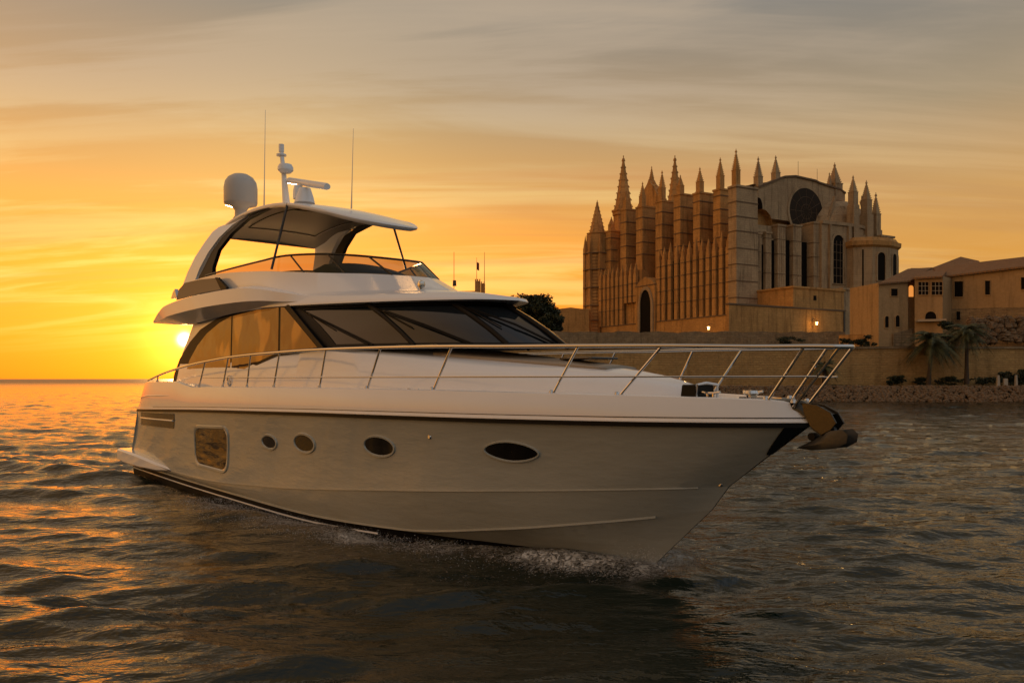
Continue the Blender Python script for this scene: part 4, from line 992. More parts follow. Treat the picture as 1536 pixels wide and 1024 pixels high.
def wind_y(cx, z0, z1, w_, yf, par, name='window', pointed=True, mull=True, fr=.35, m=SN, recess=.0):
    """arched opening on a plane of constant local y facing -y"""
    o = MB().prism(arch_poly(cx, z0, z1, w_, pointed), yf - .05, yf + .3).build(name, 'void', par)
    outer = arch_poly(cx, z0 - fr * .3, z1 + fr, w_ + 2 * fr, pointed); inn = arch_poly(cx, z0, z1, w_, pointed); mb = MB(); n = len(inn)
    mb.grid([[(a, yf + .1, b) for a, b in outer], [(a, yf - .28, b) for a, b in outer], [(a, yf - .28, b) for a, b in inn], [(a, yf + .1, b) for a, b in inn]], close=True)
    mb.build('window_frame', m, o)
    if mull:
        mb = MB()
        for k in range(1, 3): mb.box(cx - w_ / 2 + w_ * k / 3 - .07, cx - w_ / 2 + w_ * k / 3 + .07, yf - .12, yf - .052, z0, z1 - w_ * .35)
        for k in range(1, int((z1 - z0) / 2.2)): mb.box(cx - w_ / 2, cx + w_ / 2, yf - .11, yf - .055, z0 + k * 2.2 - .06, z0 + k * 2.2 + .06)
        mb.build('tracery', 'cord', o)
    return o
# flank: plinth, aisle wall behind the pilaster screen, nave
MB().box(.0, 3., 0, 33, 14, 19.6).box(0, 3., 42.2, 61, 14, 19.6).build('plinth', SG, cath)
MB().box(1.6, 7.5, .4, 33, 19.6, 38.6).box(7.5, 14, 5.3, 33, 19.6, 38.6).box(1.6, 14, 42, 62, 19.6, 36.5).build('chapel_wall', SG, cath)
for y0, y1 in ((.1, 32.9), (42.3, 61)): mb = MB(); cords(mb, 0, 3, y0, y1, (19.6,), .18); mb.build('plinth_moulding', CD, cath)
void = MB()
def pilaster(y, zt, ph, zb=19.9):
    o = MB().box(.1, 1.0, y - .72, y + .72, zb, zt).build('pilaster', SG, cath)
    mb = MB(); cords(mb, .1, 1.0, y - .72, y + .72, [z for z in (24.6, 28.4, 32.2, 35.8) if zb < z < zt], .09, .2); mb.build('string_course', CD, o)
    pinnacle(.65, y, zt, 1.0, ph, o, crock=False, body=.35)
yR = [.95, 3.5, 6.1, 8.7, 11.2, 13.8, 16.4, 19., 21.6, 24.3, 27.2, 29.9, 32.2]
for i, y in enumerate(yR):
    pilaster(y, 37.6 + (.3 if i % 2 else 0), 5.4 if i % 4 == 2 else 4.0)
for a, b in zip(yR, yR[1:]): void.box(.95, 1.7, a + .72, b - .72, 20.2, 37)
void.build('screen_openings', 'void', cath); void = MB()
yL = [43.6, 46., 48.4, 50.6, 53, 55.4, 57.6, 59.8, 62.]
for i, y in enumerate(yL): pilaster(y, 35.2, 3.9, 26.5 if i < 3 else 19.9)
for i, (a, b) in enumerate(zip(yL, yL[1:])): void.box(.95, 1.7, a + .72, b - .72, 27 if i < 3 else 20.2, 34.6)
void.build('screen_openings', 'void', cath)
# cross string courses linking the pilasters
for zs_, y0, y1 in (((24.6, 28.4, 32.2), .5, 32.5), ((28.4, 32.2), 43.6, 62)):
    for z in zs_: MB().box(.75, .93, y0, y1, z + .02, z + .18).build('string_course', CD, cath)
# side portal
po = MB().box(-.5, 3, 33.1, 42.1, 14, 31.0).prism([(33.1, 31.), (42.1, 31.), (40.6, 32.4), (37.6, 33.6), (34.6, 32.4)], -.5, 3, 'x').build('portal', SG, cath)
dr = MB().prism(arch_poly(37.1, 16.5, 29.6, 5.2), -.62, -.2, 'x').build('doorway', 'void', po)
ou, inn = arch_poly(37.1, 16.5, 30.6, 7.2), arch_poly(37.1, 16.5, 29.6, 5.2)
MB().grid([[(-.4, a, b) for a, b in ou], [(-.95, a, b) for a, b in ou], [(-.95, a, b) for a, b in inn], [(-.4, a, b) for a, b in inn]], close=True).build('arch_moulding', SN, po)
mb = MB(); cords(mb, -.5, 3, 33.1, 42.1, (30.8,), .15); mb.build('string_course', CD, po)
# nave and great buttresses
MB().box(14, 38, 9.5, 70, 17, 55.5).box(13.6, 38.4, 9.5, 62, 55.5, 56.6).build('nave_wall', SG, cath)
mb = MB(); mb.box(13.3, 38.7, 9.5, 62.2, 56.6, 57.0); cords(mb, 14, 38, 9.6, 70, (50,), .15); mb.build('nave_cornice', CD, cath)
MB().box(14.6, 38, 9.8, 61, 57, 57.3).prism([(14.6, 57.3), (38, 57.3), (26.3, 60)], 9., 60, 'y').build('nave_roof', 'tile', cath)
yB = [(.1, 3.0, 53.2, 8.0), (9.4, 12.2, 54.6, 7.0), (17.6, 20.4, 55.3, 5.6), (25.9, 28.8, 56.6, 4.0), (34.2, 37.2, 56.2, 7.5), (43.6, 46.8, 56.3, 6.0), (52., 55., 57, 4.4), (60.3, 63.2, 51.4, 3.)]
for i, (y0, y1, zt, ph) in enumerate(yB):
    if i == 0: x0_, x1_ = .0, 7.7
    else: x0_, x1_ = 3.2, 14
    b = MB().box(x0_, x1_, y0, y1, 17, zt).box(x0_ - .2, x1_, y0 - .2, y1 + .2, zt, zt + .5).build('buttress', SG if i else SN, cath)
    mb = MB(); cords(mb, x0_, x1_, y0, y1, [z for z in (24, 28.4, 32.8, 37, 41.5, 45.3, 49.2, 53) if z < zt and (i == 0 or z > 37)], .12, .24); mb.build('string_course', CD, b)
    pinnacle(x0_ + 1.3, (y0 + y1) / 2, zt + .5, 1.6, ph + 1.6, b, body=.42)
    if i: MB().prism([(x0_ + 6, 44), (14, 51), (14, 53), (x0_ + 6, 47)], (y0 + y1) / 2 - .5, (y0 + y1) / 2 + .5, 'y').build('flying_buttress', SG, b)
for i in range(7):   # clerestory windows between the buttresses
    y = (yB[i][1] + yB[i + 1][0]) / 2
    o = MB().prism(arch_poly(y, 41, 53, 3.2), 13.85, 14.2, 'x').build('window', 'void', cath)
    MB().box(13.7, 13.84, y - .08, y + .08, 41, 51).box(13.7, 13.84, y - 1.5, y + 1.5, 46, 46.14).build('tracery', 'cord', o)
# west turret
mb = MB(); cx_, cy_ = 2.6, 67.2
def octa(mb, cx, cy, prof, n=8): mb.grid([[(cx + r * math.cos(math.pi / n + 2 * math.pi * k / n), cy + r * math.sin(math.pi / n + 2 * math.pi * k / n), z) for k in range(n)] for r, z in prof], close=True)
octa(mb, cx_, cy_, [(4.3, 15), (4.3, 44.5), (3.7, 45.5), (3.7, 51)])
for k in range(8):
    a = 2 * math.pi * (k + .5) / 8; x, y = cx_ + 4.1 * math.cos(a), cy_ + 4.1 * math.sin(a); mb.box(x - .55, x + .55, y - .55, y + .55, 15, 46.5, 0, 0); 
    mb.add([(x - .5, y - .5, 46.5), (x + .5, y - .5, 46.5), (x + .5, y + .5, 46.5), (x - .5, y + .5, 46.5), (x, y, 51)], [(0, 1, 4), (1, 2, 4), (2, 3, 4), (3, 0, 4)])
tw = mb.build('tower', SG, cath)
mb = MB()
for z in (22, 27, 33, 39, 44.5): octa(mb, cx_, cy_, [(4.3, z), (4.95, z + .02), (4.95, z + .28), (4.3, z + .3)])
mb.build('string_course', CD, tw)
pinnacle(cx_, cy_, 50.4, 6.4, 12.2, tw, sides=8, name='spire', body=.08)
# crossing spires and the gable lantern between them
for (sx, sy, w_, zb, h) in ((16, 70.5, 6.2, 60, 20.), (16, 43.3, 5., 56.5, 17.)):
    b = MB(); octa(b, sx, sy, [(w_ / 2 * 1.08, 30), (w_ / 2 * 1.08, zb)])
    for k in range(8):
        a = 2 * math.pi * (k + .5) / 8; x, y = sx + w_ / 2 * math.cos(a), sy + w_ / 2 * math.sin(a); b.box(x - .32, x + .32, y - .32, y + .32, 40, zb + .6)
        b.add([(x - .3, y - .3, zb + .6), (x + .3, y - .3, zb + .6), (x + .3, y + .3, zb + .6), (x - .3, y + .3, zb + .6), (x, y, zb + 3)], [(0, 1, 4), (1, 2, 4), (2, 3, 4), (3, 0, 4)])
    t_ = b.build('tower', SG, cath); pinnacle(sx, sy, zb, w_ * 1.2, h, t_, sides=8, name='spire', body=.04)
gx, gy = 15.2, 54.
b = MB().prism([(gy - 7.5, 52), (gy + 7.5, 52), (gy + 7.2, 59.5), (gy + 5.4, 61.5), (gy + 4.0, 63.0), (gy + 2.5, 65.6), (gy + 1.0, 67.0), (gy, 68.6), (gy - 1., 67.0), (gy - 2.5, 65.6), (gy - 4., 63.), (gy - 5.4, 61.5), (gy - 7.2, 59.5)], gx - 1.2, gx + 1.2, 'x').build('gable', SG, cath)
pinnacle(gx, gy, 67.6, 1.1, 5.2, b, body=.3)
mb = MB()
for s in (1, -1):
    for q in range(6): 
        t = q / 5; yy = gy + s * (7. - 6 * t); zz = 60 + 6.8 * t ** 1.1; mb.box(gx - .3, gx + .3, yy - .3, yy + .3, zz, zz + .8)
mb.build('crocket', SG, b)
pinnacle(15, 31, 57, 1.9, 6., b, body=.36)
pinnacle(8, 63.5, 46, 2.2, 6.5, b, name='pinnacle'); MB().box(6, 14, 60, 66, 30, 46).build('chapel_wall', SG, cath)

# apse end, facing the camera
MB().box(7.7, 38, 4.6, 8., 17, 44.0).box(7.7, 31, 1.7, 5.2, 17, 41).build('choir_wall', SN, cath)
# chancel end wall with the rose window
ew = MB().prism([(15.4, 48), (51.5, 48), (51.5, 58.4), (49, 59.3), (40, 60.2), (38.4, 60.6), (30, 60.9), (25.6, 60.2), (15.4, 56)], 7.4, 9.4, 'y').build('gable_wall', SN, cath)
mb = MB(); tp_ = [(15.4, 56), (25.6, 60.2), (30, 60.9), (38.4, 60.6), (40, 60.2), (49, 59.3), (51.5, 58.4)]
for a, b in zip(tp_, tp_[1:]): mb.prism([(a[0], a[1]), (b[0], b[1]), (b[0], b[1] + .5), (a[0], a[1] + .5)], 7.0, 9.8, 'y')
mb.build('coping', CD, ew)
MB().box(16, 51, 9.4, 60, 48, 57.8).build('chancel_wall', SN, cath)
def disc(cx, cz, r, y0, y1, n=40): return [(cx + r * math.cos(2 * math.pi * k / n), cz + r * math.sin(2 * math.pi * k / n)) for k in range(n)]
rose = MB().prism(disc(34.6, 51.3, 6.9, 0, 0), 7.25, 7.45, 'y').build('rose_window', 'rose', cath)
ou, inn = disc(34.6, 51.3, 7.7, 0, 0), disc(34.6, 51.3, 6.9, 0, 0)
MB().grid([[(a, 7.5, b) for a, b in ou], [(a, 7.2, b) for a, b in ou], [(a, 7.22, b) for a, b in inn], [(a, 7.5, b) for a, b in inn]], close=True).build('window_frame', SN, rose)
mb = MB()
for rr_ in (2.2, 4.4): mb.tube([(34.6 + rr_ * math.cos(k * .3142), 7.3, 51.3 + rr_ * math.sin(k * .3142)) for k in range(21)], .10, 4)
for k in range(12): mb.tube([(34.6 + 1 * math.cos(k * .5236), 7.3, 51.3 + math.sin(k * .5236)), (34.6 + 6.8 * math.cos(k * .5236), 7.3, 51.3 + 6.5 * math.sin(k * .5236))], .09, 4)
mb.build('tracery', 'cord', rose)
# shafts standing in front of the choir wall with tall dark lights between them
for i, (x0_, x1_, y0, zt) in enumerate(((8.3, 9.7, .7, 41.5), (11.2, 13.3, .6, 42), (15.4, 18.4, .3, 44.3), (21.3, 24.5, .2, 44.8), (28.2, 32.0, -.8, 46))):
    b = MB().box(x0_, x1_, y0, 1.75, 17, zt).box(x0_ - .2, x1_ + .2, y0 - .25, 5.4, zt, zt + .5).box(x0_ + .1, x1_ - .1, 1.75, 5.3, 40, zt).build('buttress', SN, cath)
    mb = MB(); cords(mb, x0_, x1_, y0, 1.7, (26, 31.2, 36.6, 40.6), .10, .2); mb.build('string_course', CD, b)
    mb = MB(); 
    for q in (.25, .5, .75): xx = x0_ + (x1_ - x0_) * q; mb.box(xx - .09, xx + .09, y0 - .1, y0 + .1, 19, zt - .3)
    mb.build('shaft_moulding', SN, b)
for x0_, x1_, zt in ((9.7, 11.2, 39), (13.3, 15.4, 40.5), (18.4, 21.3, 41.), (24.5, 28.2, 41.)):
    MB().box(x0_, x1_, 1.55, 1.8, 20, zt).build('window', 'void', cath)
# round-headed chapel roofs between corner buttress and choir
rows = []
for k in range(9):
    a = math.pi * k / 8; rows.append([(11.6 - 4. * math.cos(a), y, 44.5 + 4.4 * math.sin(a)) for y in (2.2, 8)])
o = MB().grid(rows).prism([(11.6 - 4 * math.cos(math.pi * k / 8), 44.5 + 4.4 * math.sin(math.pi * k / 8)) for k in range(9)], 4.4, 6, 'y').build('chapel_vault', SG, cath)
MB().box(7.7, 15.5, 2.4, 8, 42.6, 44.5).build('chapel_wall', SN, cath)
# lower apse ring
lx_ = [(30.5, -1.6), (39.5, -2.4), (46., -2.2), (52, -.6), (58, 2.4), (61, 6)]
mb = MB(); mb.grid([[(x, y, z) for x, y in lx_] + [(61, 16, z), (30.5, 16, z)] for z in (17, 46)], close=True); mb.add([(x, y, 46) for x, y in lx_] + [(61, 16, 46), (30.5, 16, 46)], [tuple(range(8))])
mb.build('apse_wall', SN, cath)
mb = MB(); q = [(x, y - .4) for x, y in lx_] + [(61.5, 16), (30.2, 16)]; mb.grid([[(x, y, z) for x, y in q] for z in (46, 46.9)], close=True); mb.add([(x, y, 46.9) for x, y in q], [tuple(range(8))]); mb.build('cornice', SN, cath)
mb = MB(); cxr, cyr = 49.5, 9.
rows = [[(cxr + rx_ * math.cos(math.pi + math.pi * k / 16), cyr + rx_ * .75 * math.sin(math.pi + math.pi * k / 16), z) for k in range(17)] for rx_, z in ((12., 46.9), (10.6, 50.5), (8.2, 53.4), (5., 55.5))]
mb.grid(rows); mb.build('apse_roof', SN, cath)
for k in range(5):
    a = math.pi * (1.18 + .17 * k); x, y = cxr + 11.4 * math.cos(a), cyr + 9.4 * math.sin(a)
    MB().prism([(0, 0), (1, 0)][:0] or [(x - .4, 47.2), (x + .4, 47.2), (cxr + 7.4 * math.cos(a) + .4, 56.2), (cxr + 7.4 * math.cos(a) - .4, 56.2)], y, y + .7, 'y').build('flying_buttress', SN, cath)
for x, y, w_, z, h in ((43.6, -1.6, 2.4, 52.5, 8.4), (49.9, -1.2, 2.7, 50.4, 9.8), (57.6, 1.4, 2.5, 47.0, 11.0)):
    b = MB().box(x - w_ / 2, x + w_ / 2, y - w_ / 2, y + w_ / 2, 42, z).build('buttress', SN, cath); pinnacle(x, y, z, w_ * .80, h, b, SN, crock=True, body=.42)
for x, z, h, w_ in ((16.9, 55.5, 9.6, 1.8), (23.8, 58., 8.4, 1.8), (46.3, 58.0, 6.4, 1.3), (48.6, 56.5, 11.0, 3.2)):
    pinnacle(x, 8.8, z, w_, h, ew, SN, crock=True, body=.42)
for x, h in ((34.3, 66.6), (39.8, 62.5), (42.4, 65.4)):
    MB().tube([(x, 10, 57), (x, 10, h)], [.10, .05], 5).build('roof_mast', 'dullsteel', cath)
wind_y(36.5, 29.5, 43.2, 4.6, -2.35 + .1, cath, pointed=False, fr=.6)
wind_y(49.2, 37, 44.0, 4.6, -1.75, cath, pointed=False, fr=.5, mull=False)
for x0_, x1_, y in ((32.9, 33.6, -2.5), (40.0, 41.2, -3.), (42.4, 44.2, -2.9)):
    MB().box(x0_, x1_, y, y + 1.2, 27, 45.9).build('buttress', SN, cath)
# stair block right of the apse
MB().box(56, 61.5, -1.5, 6, 30, 44.5).box(55.6, 62, -1.9, 6.4, 44.5, 45.1).build('stair_turret', SN, cath)
# round chapel
ccx, ccy, cr = 49.2, -2.4, 9.6
def poly_r(r, n=10, a0=0.): return [(ccx + r * math.cos(a0 + 2 * math.pi * k / n), ccy + r * .72 * math.sin(a0 + 2 * math.pi * k / n)) for k in range(n)]
mb = MB(); pr = poly_r(cr, 10, .31); mb.grid([[(x, y, z) for x, y in pr] for z in (22, 40.2)], close=True); rc = mb.build('round_chapel', SN, cath)
mb = MB(); mb.grid([[(x, y, z) for x, y in poly_r(r, 10, .31)] for r, z in ((9.5, 39.6), (10.5, 40.2), (10.6, 41.4), (9.6, 41.6), (8.8, 42.6), (.1, 43))], close=True); mb.build('cornice', SG, rc)
for k in range(10):
    a, b = Vector(pr[k]), Vector(pr[(k + 1) % 10]); m_ = (a + b) / 2
    if m_.y > ccy: continue
    d = (b - a).normalized(); nn = Vector((d.y, -d.x)); nn = nn if nn.y < 0 else -nn
    ap = arch_poly(0, 30.3, 38.2, 2.5, False)
    if m_.x < ccx - 4: ap = [(-.2, 27), (.2, 27), (.2, 39), (-.2, 39)]
    k_ = len(ap); vs = [(m_.x + d.x * p + nn.x * .05, m_.y + d.y * p + nn.y * .05, z) for p, z in ap]
    o = MB().add(vs + [(x - nn.x * .3, y - nn.y * .3, z) for x, y, z in vs], [tuple(range(k_))] + [(i, (i + 1) % k_, k_ + (i + 1) % k_, k_ + i) for i in range(k_)]).build('window', 'void', rc)
    if m_.x >= ccx - 4:
        ou = arch_poly(0, 30.1, 38.7, 3.4, False); MB().grid([[(m_.x + d.x * p + nn.x * e, m_.y + d.y * p + nn.y * e, z) for p, z in L] for L, e in ((ou, .0), (ou, .25), (ap, .25), (ap, .0))], close=True).build('window_frame', SN, o)
# low sacristy blocks and their terrace
lb = MB().box(7.6, 26.7, -12, 2, 10, 25.8).box(7.3, 27, -12.3, 2, 25.8, 26.3).build('sacristy_wall', SG, cath)
MB().box(15, 16, -12.1, -11.8, 23, 24.2).build('window', 'void', lb)
lb2 = MB().box(26.7, 42, -11.6, 0, 10, 26.4).box(26.5, 42.4, -11.9, 0, 26.4, 26.9).build('sacristy_wall', SN, cath)
MB().box(32.4, 33.6, -11.7, -11.4, 23.6, 24.8).build('window', 'void', lb2)
MB().prism(arch_poly(32.8, 14, 20.6, 1.3, False), -11.7, -11.4, 'y').build('window', 'void', lb2)
MB().prism(arch_poly(41.0, 14, 18.6, 1.4, False), -11.7, -11.4, 'y').build('window', 'void', lb2)
def terrace():
    e = empty('terrace_wall', (KX, KY, 0), R(28.9)); tag(e, 'pale smooth parapet wall of the terrace below the apse, with a lit lantern', 'wall', kind='thing')
    MB().box(-15.5, 25.6, -13.2, -12.35, 10, 20.4).build('wall_face', 'stone', e); MB().box(-15.7, 25.8, -13.4, -12.15, 20.4, 20.8).build('coping', 'cord', e)
    MB().box(24.9, 25.5, -13.35, -13.22, 12, 20.3).build('drain_pipe', 'frame', e)
    return e
terrace()
def lantern(u, v, d, lab, nrm):
    x, y, z = Wp(u, v, d)
    e = empty('wall_lantern', (x, y, z)); tag(e, lab, 'lantern', 'lit wall lanterns')
    MB().lathe([(.05, .75), (.12, .62), (.42, .42), (.40, .38), (.05, .38)], n=6).lathe([(.25, -.42), (.05, -.55), (.01, -.6)], n=6).tube([(0, 0, .7), (nrm[0] * .5, nrm[1] * .5, 1.2), (nrm[0] * 1.3, nrm[1] * 1.3, 1.2)], .05, 5).build('lantern_cap', 'frame', e)
    g_ = MB().lathe([(.22, -.42), (.34, .38)], n=6).build('lantern_glass', 'lamp', e)
    l = bpy.data.lights.new('lantern_light', 'POINT'); l.energy = 260; l.color = (1, .55, .18); l.shadow_soft_size = .35
    lo = bpy.data.objects.new('lantern_light', l); COL.objects.link(lo); lo.parent = e; lo.location = (-nrm[0] * .9, -nrm[1] * .9, 0)
_a = R(28.9); _k = (1225 - 768) / 1200; LD = (-14.5 - math.sin(_a) * KX + math.cos(_a) * KY) / (-math.sin(_a) * _k + math.cos(_a))
lantern(1063, 492, 208.6, 'lit lantern on the cathedral plinth, right of the side portal', (.876, .483))
lantern(1225, 485, LD, 'lit lantern on the terrace parapet below the apse', (-.483, .876))

# ================================================================== PLASTER HOUSES
hs = empty('plaster_house', (*at(1318, 520, 127)[:2], 0)); tag(hs, 'long ochre plaster palace with tiled roof beside the cathedral', 'house')
hx, hy = at(1318, 520, 127)[:2]
def hp(u, v, d): x, y, z = at(u, v, d); return (x - hx, y - hy, z)
def ray_on(u, v, a, b):
    """point where the view of (u, v) meets the vertical plane through ground points a, b (world)"""
    k = (u - 768) / 1200; d = Vector(b) - Vector(a); nx, ny = -d.y, d.x; t = (nx * a[0] + ny * a[1]) / (nx * k + ny); return (t * k - hx, t - hy, CAMZ + (568 - v) / 1200 * t)
def ground_(u, d): return ((u - 768) / 1200 * d, d)
A0, A1 = ground_(1318, 127), ground_(1362, 127.8)      # left block front
R0, R1 = ground_(1360, 129.5), ground_(1374, 129.5)    # recess
B0_, B1_ = ground_(1372, 127), ground_(1414, 124)      # bay with twin windows
C0_, C1_ = ground_(1414, 128), ground_(1560, 116.5)    # long wing
def facade(name, a, b, us, vb, vt, back=8., m='plaster', off=0.):
    mb = MB(); pts = [ray_on(us[0], vb, a, b), ray_on(us[1], vb, a, b), ray_on(us[1], vt[1], a, b), ray_on(us[0], vt[0], a, b)]
    d = Vector((b[0] - a[0], b[1] - a[1], 0)).normalized(); n_ = Vector((-d.y, d.x, 0)); n_ = n_ if n_.y > 0 else -n_
    pts = [(p[0], p[1], p[2] if i > 1 else 6.0) for i, p in enumerate(pts)]
    mb.add(pts + [(p[0] + n_.x * back, p[1] + n_.y * back, p[2]) for p in pts], [(0, 1, 2, 3), (7, 6, 5, 4), (0, 4, 5, 1), (1, 5, 6, 2), (2, 6, 7, 3), (3, 7, 4, 0)])
    return mb.build(name, m, hs)
def hole(a, b, px, name='window', m='void', proud=.04, frame=None, par=None, th=.14):
    d = Vector((b[0] - a[0], b[1] - a[1], 0)).normalized(); n_ = Vector((-d.y, d.x, 0)); n_ = n_ if n_.y < 0 else -n_
    p = [Vector(ray_on(u, v, a, b)) for u, v in px]; k = len(p)
    o = MB().add([tuple(q + n_ * proud) for q in p] + [tuple(q - n_ * .1) for q in p], [tuple(range(k))] + [(i, (i + 1) % k, k + (i + 1) % k, k + i) for i in range(k)]).build(name, m, par or hs)
    if frame:
        c = sum(p, Vector()) / k; big = [c + (q - c) * 1.0 + (q - c).normalized() * th for q in p]
        MB().grid([[tuple(q) for q in big], [tuple(q + n_ * (proud + .09)) for q in big], [tuple(q + n_ * (proud + .09)) for q in p], [tuple(q + n_ * .01) for q in p]], close=True).build('window_frame', frame, o)
    return o
def rect(a, b, c, d): return [(a, d), (c, d), (c, b), (a, b)]
def arc(a, b, c, d):
    r = (c - a) / 2; return [(a, d), (c, d)] + [((a + c) / 2 + r * math.cos(math.pi * k / 8), b + r * 1.0 - r * math.sin(math.pi * k / 8)) for k in range(9)]
facade('wall', A0, A1, (1318, 1362), 524, (424, 421)); facade('wall', R0, R1, (1359, 1375), 520, (420, 418), 5)
facade('wall', B0_, B1_, (1372, 1414), 520, (415, 414)); facade('wall', C0_, C1_, (1413, 1556), 520, (414, 398), 9)
facade('base_wall', (C0_[0] + .0, C0_[1] - .35), (C1_[0], C1_[1] - .35), (1413, 1556), 520, (463, 460), 1., 'stonedark')
facade('base_wall', (A0[0], A0[1] - .3), (A1[0], A1[1] - .3), (1340, 1372), 524, (500, 492), 1., 'stonedark')
for px, a, b, f in ((rect(1336, 433, 1346, 444), A0, A1, 'plaster'), (arc(1327, 474, 1332.5, 491), A0, A1, 'plaster'), (arc(1343, 473, 1349, 490), A0, A1, 'plaster'),
                    (rect(1432, 422, 1445, 445), C0_, C1_, 'plaster'), (rect(1478, 421, 1485.5, 442), C0_, C1_, 'plaster'), (rect(1532, 416, 1541, 434), C0_, C1_, 'plaster'), (arc(1388, 467, 1405, 480), B0_, B1_, 'plaster')):
    hole(a, b, px, frame=f)
hole(R0, R1, arc(1363, 428, 1370, 445), 'lit_window', 'litwin')
c0p = ((C0_[0], C0_[1] - .36), (C1_[0], C1_[1] - .36))
hole(*c0p, rect(1435, 467, 1441, 480), frame='stonedark'); hole(*c0p, arc(1520, 481, 1535, 500), 'arched_opening', frame='stonedark')
for u0, u1 in ((1378, 1393), (1398, 1414)):
    o = hole(B0_, B1_, rect(u0, 423, u1, 442), frame='plaster')
    for u in (u0 + (u1 - u0) / 3, u0 + (u1 - u0) * 2 / 3): hole(B0_, B1_, rect(u - .35, 423, u + .35, 442), 'glazing_bar', 'whitestone', .07, par=o)
    for v in (429, 436): hole(B0_, B1_, rect(u0, v - .3, u1, v + .3), 'glazing_bar', 'whitestone', .075, par=o)
# balcony ledge
a, b = Vector(ray_on(1373, 483, B0_, B1_)), Vector(ray_on(1416, 482, B0_, B1_)); f = Vector((-.2, -1.1, 0))
MB().add([tuple(a), tuple(b), tuple(b + f), tuple(a + f)] + [tuple(p + Vector((0, 0, .35))) for p in (a, b, b + f, a + f)], [(3, 2, 1, 0), (4, 5, 6, 7), (0, 1, 5, 4), (1, 2, 6, 5), (2, 3, 7, 6), (3, 0, 4, 7)]).build('balcony', 'whitestone', hs)
# roofs
def roof(name, eave, ridge, th=.25, m='tile', par=None):
    e = [Vector(p) for p in eave]; r_ = [Vector(p) for p in ridge]; mb = MB(); dn = Vector((0, 0, -th))
    mb.grid([[tuple(p + dn) for p in e], [tuple(p) for p in e], [tuple(p) for p in r_]])
    back_ = [Vector((2 * b.x - a.x, 2 * b.y - a.y, a.z)) for a, b in zip(e, r_)]; mb.grid([[tuple(p) for p in r_], [tuple(p) for p in back_]])
    mb.add([tuple(e[0]), tuple(r_[0]), tuple(back_[0])], [(0, 1, 2)]); mb.add([tuple(e[-1]), tuple(r_[-1]), tuple(back_[-1])], [(0, 1, 2)])
    return mb.build(name, m, hs)
def ev(u, v, a, b, o=.45):
    d = Vector((b[0] - a[0], b[1] - a[1], 0)).normalized(); n_ = Vector((-d.y, d.x, 0)); n_ = n_ if n_.y < 0 else -n_; p = Vector(ray_on(u, v, a, b)) + n_ * o; return p
roof('roof', [ev(1315, 425, A0, A1), ev(1363, 421, A0, A1)], [hp(1362, 403, 134), hp(1398, 401, 135)])
roof('roof', [ev(1360, 420.5, R0, R1, .6), ev(1376, 417, R0, R1, .6)], [hp(1366, 402, 136), hp(1386, 402, 136)])
roof('roof', [ev(1371, 417, B0_, B1_, .5), ev(1416, 414, B0_, B1_, .5)], [hp(1386, 402, 137), hp(1425, 399, 137)])
roof('roof', [ev(1411, 415, C0_, C1_, .5), ev(1558, 397, C0_, C1_, .5)], [hp(1400, 401, 134.5), hp(1562, 382, 121)])
roof('roof', [hp(1397, 402, 137), hp(1470, 393, 131)], [hp(1441, 385, 141), hp(1468, 391, 137)])
# ruined outcrop between the palace and the sea wall
mb = MB()
for _ in range(260):
    u = rb.uniform(1455, 1560); v = rb.uniform(476, 512); x, y, z = at(u, v, 115.5 - (v - 476) * .03); rock(mb, x, y, z, rb.uniform(.2, .7))
o = mb.build('ruined_masonry', 'rock'); tag(o, 'tumbled ruined masonry above the sea wall at the far right', 'ruin')
# garden wall between rampart and house
e = empty('garden_wall', (0, 0, 0)); tag(e, 'low plain wall behind the bushes between cathedral terrace and house', 'wall', kind='thing')
a = at(1262, 500, 133); b = at(1322, 500, 129); MB().add([(a[0], a[1], 6), (b[0], b[1], 6), (b[0], b[1], 10.), (a[0], a[1], 10.), (a[0], a[1] + 1, 6), (b[0], b[1] + 1, 6), (b[0], b[1] + 1, 10.), (a[0], a[1] + 1, 10.)], [(0, 1, 2, 3), (7, 6, 5, 4), (3, 2, 6, 7), (0, 3, 7, 4), (1, 5, 6, 2)]).build('wall_face', 'stone', e)

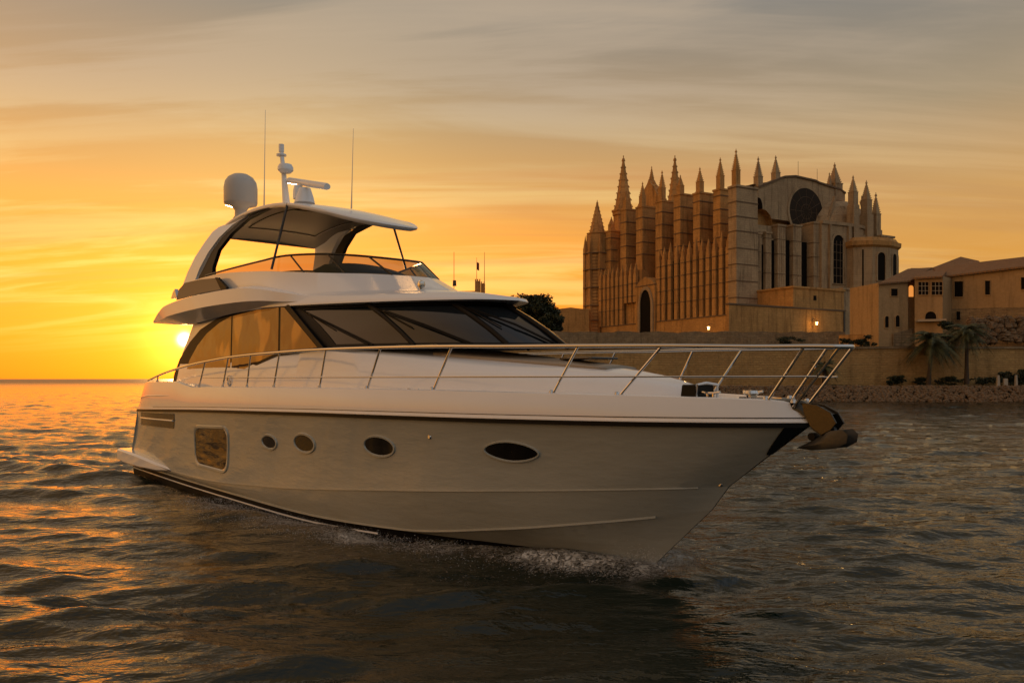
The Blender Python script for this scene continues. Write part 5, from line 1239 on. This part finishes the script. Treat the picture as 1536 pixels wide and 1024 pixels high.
# old wall left of the cathedral, the crenellated tower and the poles far behind
e = empty('bastion', (0, 0, 0)); tag(e, 'plain old stone bastion left of the cathedral behind the trees', 'bastion')
pts = [at(u, v, 262) for u, v in ((815, 464), (840, 463), (856, 461), (872, 463), (884, 463))]
mb = MB(); mb.grid([[(p[0], p[1], 12) for p in pts], [(p[0], p[1], p[2]) for p in pts], [(p[0] + 2, p[1] + 25, p[2]) for p in pts]]); mb.add([(pts[0][0], pts[0][1], 12), pts[0], (pts[0][0] + 2, pts[0][1] + 25, pts[0][2]), (pts[0][0] + 2, pts[0][1] + 25, 12)], [(0, 1, 2, 3)]); mb.build('wall_face', 'stone', e)
tx, ty, tz = at(719.5, 424, 300)
e = empty('castle_tower', (tx, ty, 0)); tag(e, 'small distant castle tower with flagstaffs rising behind the yacht roof', 'tower')
mb = MB().box(-1.7, .3, -1.5, 1.5, 10, tz + .5).box(.5, 2.0, -1.5, 1.5, 10, tz - .4).box(-9, -1.7, -1, 2, 10, tz - 3.2)
for x in (-1.7, -.9, -.1): mb.box(x, x + .4, -1.5, -1.1, tz + .5, tz + 1.2)
for x in (.6, 1.5): mb.box(x, x + .4, -1.5, -1.1, tz - .4, tz + .3)
mb.build('tower_wall', 'stone', e); MB().tube([(-1.1, 0, tz), (-1.1, 0, tz + 9.5)], [.12, .06], 5).build('flagstaff', 'frame', e); MB().tube([(1.8, 0, tz - 1), (1.8, 0, tz + 11.5)], [.14, .07], 5).build('mast', 'frame', e)
fl_ = MB(); fl_.grid([[(-1.05 + .22 * k, .15 * math.sin(k * 1.3), tz + 7.8 - q * 2.9 - .12 * k) for k in range(5)] for q in (0, .5, 1)]); fl_.build('flag', 'flag', e)
x, y, z = at(681, 424, 300); e = empty('radio_mast', (x, y, 0)); tag(e, 'thin distant mast with a small box, left of the castle tower', 'mast')
MB().tube([(0, 0, 5), (0, 0, z + 11.5)], [.2, .09], 6).build('pole', 'frame', e); MB().box(-.5, .9, -.5, .5, z - 1.2, z + .9, .15, .1).build('equipment_box', 'frame', e)
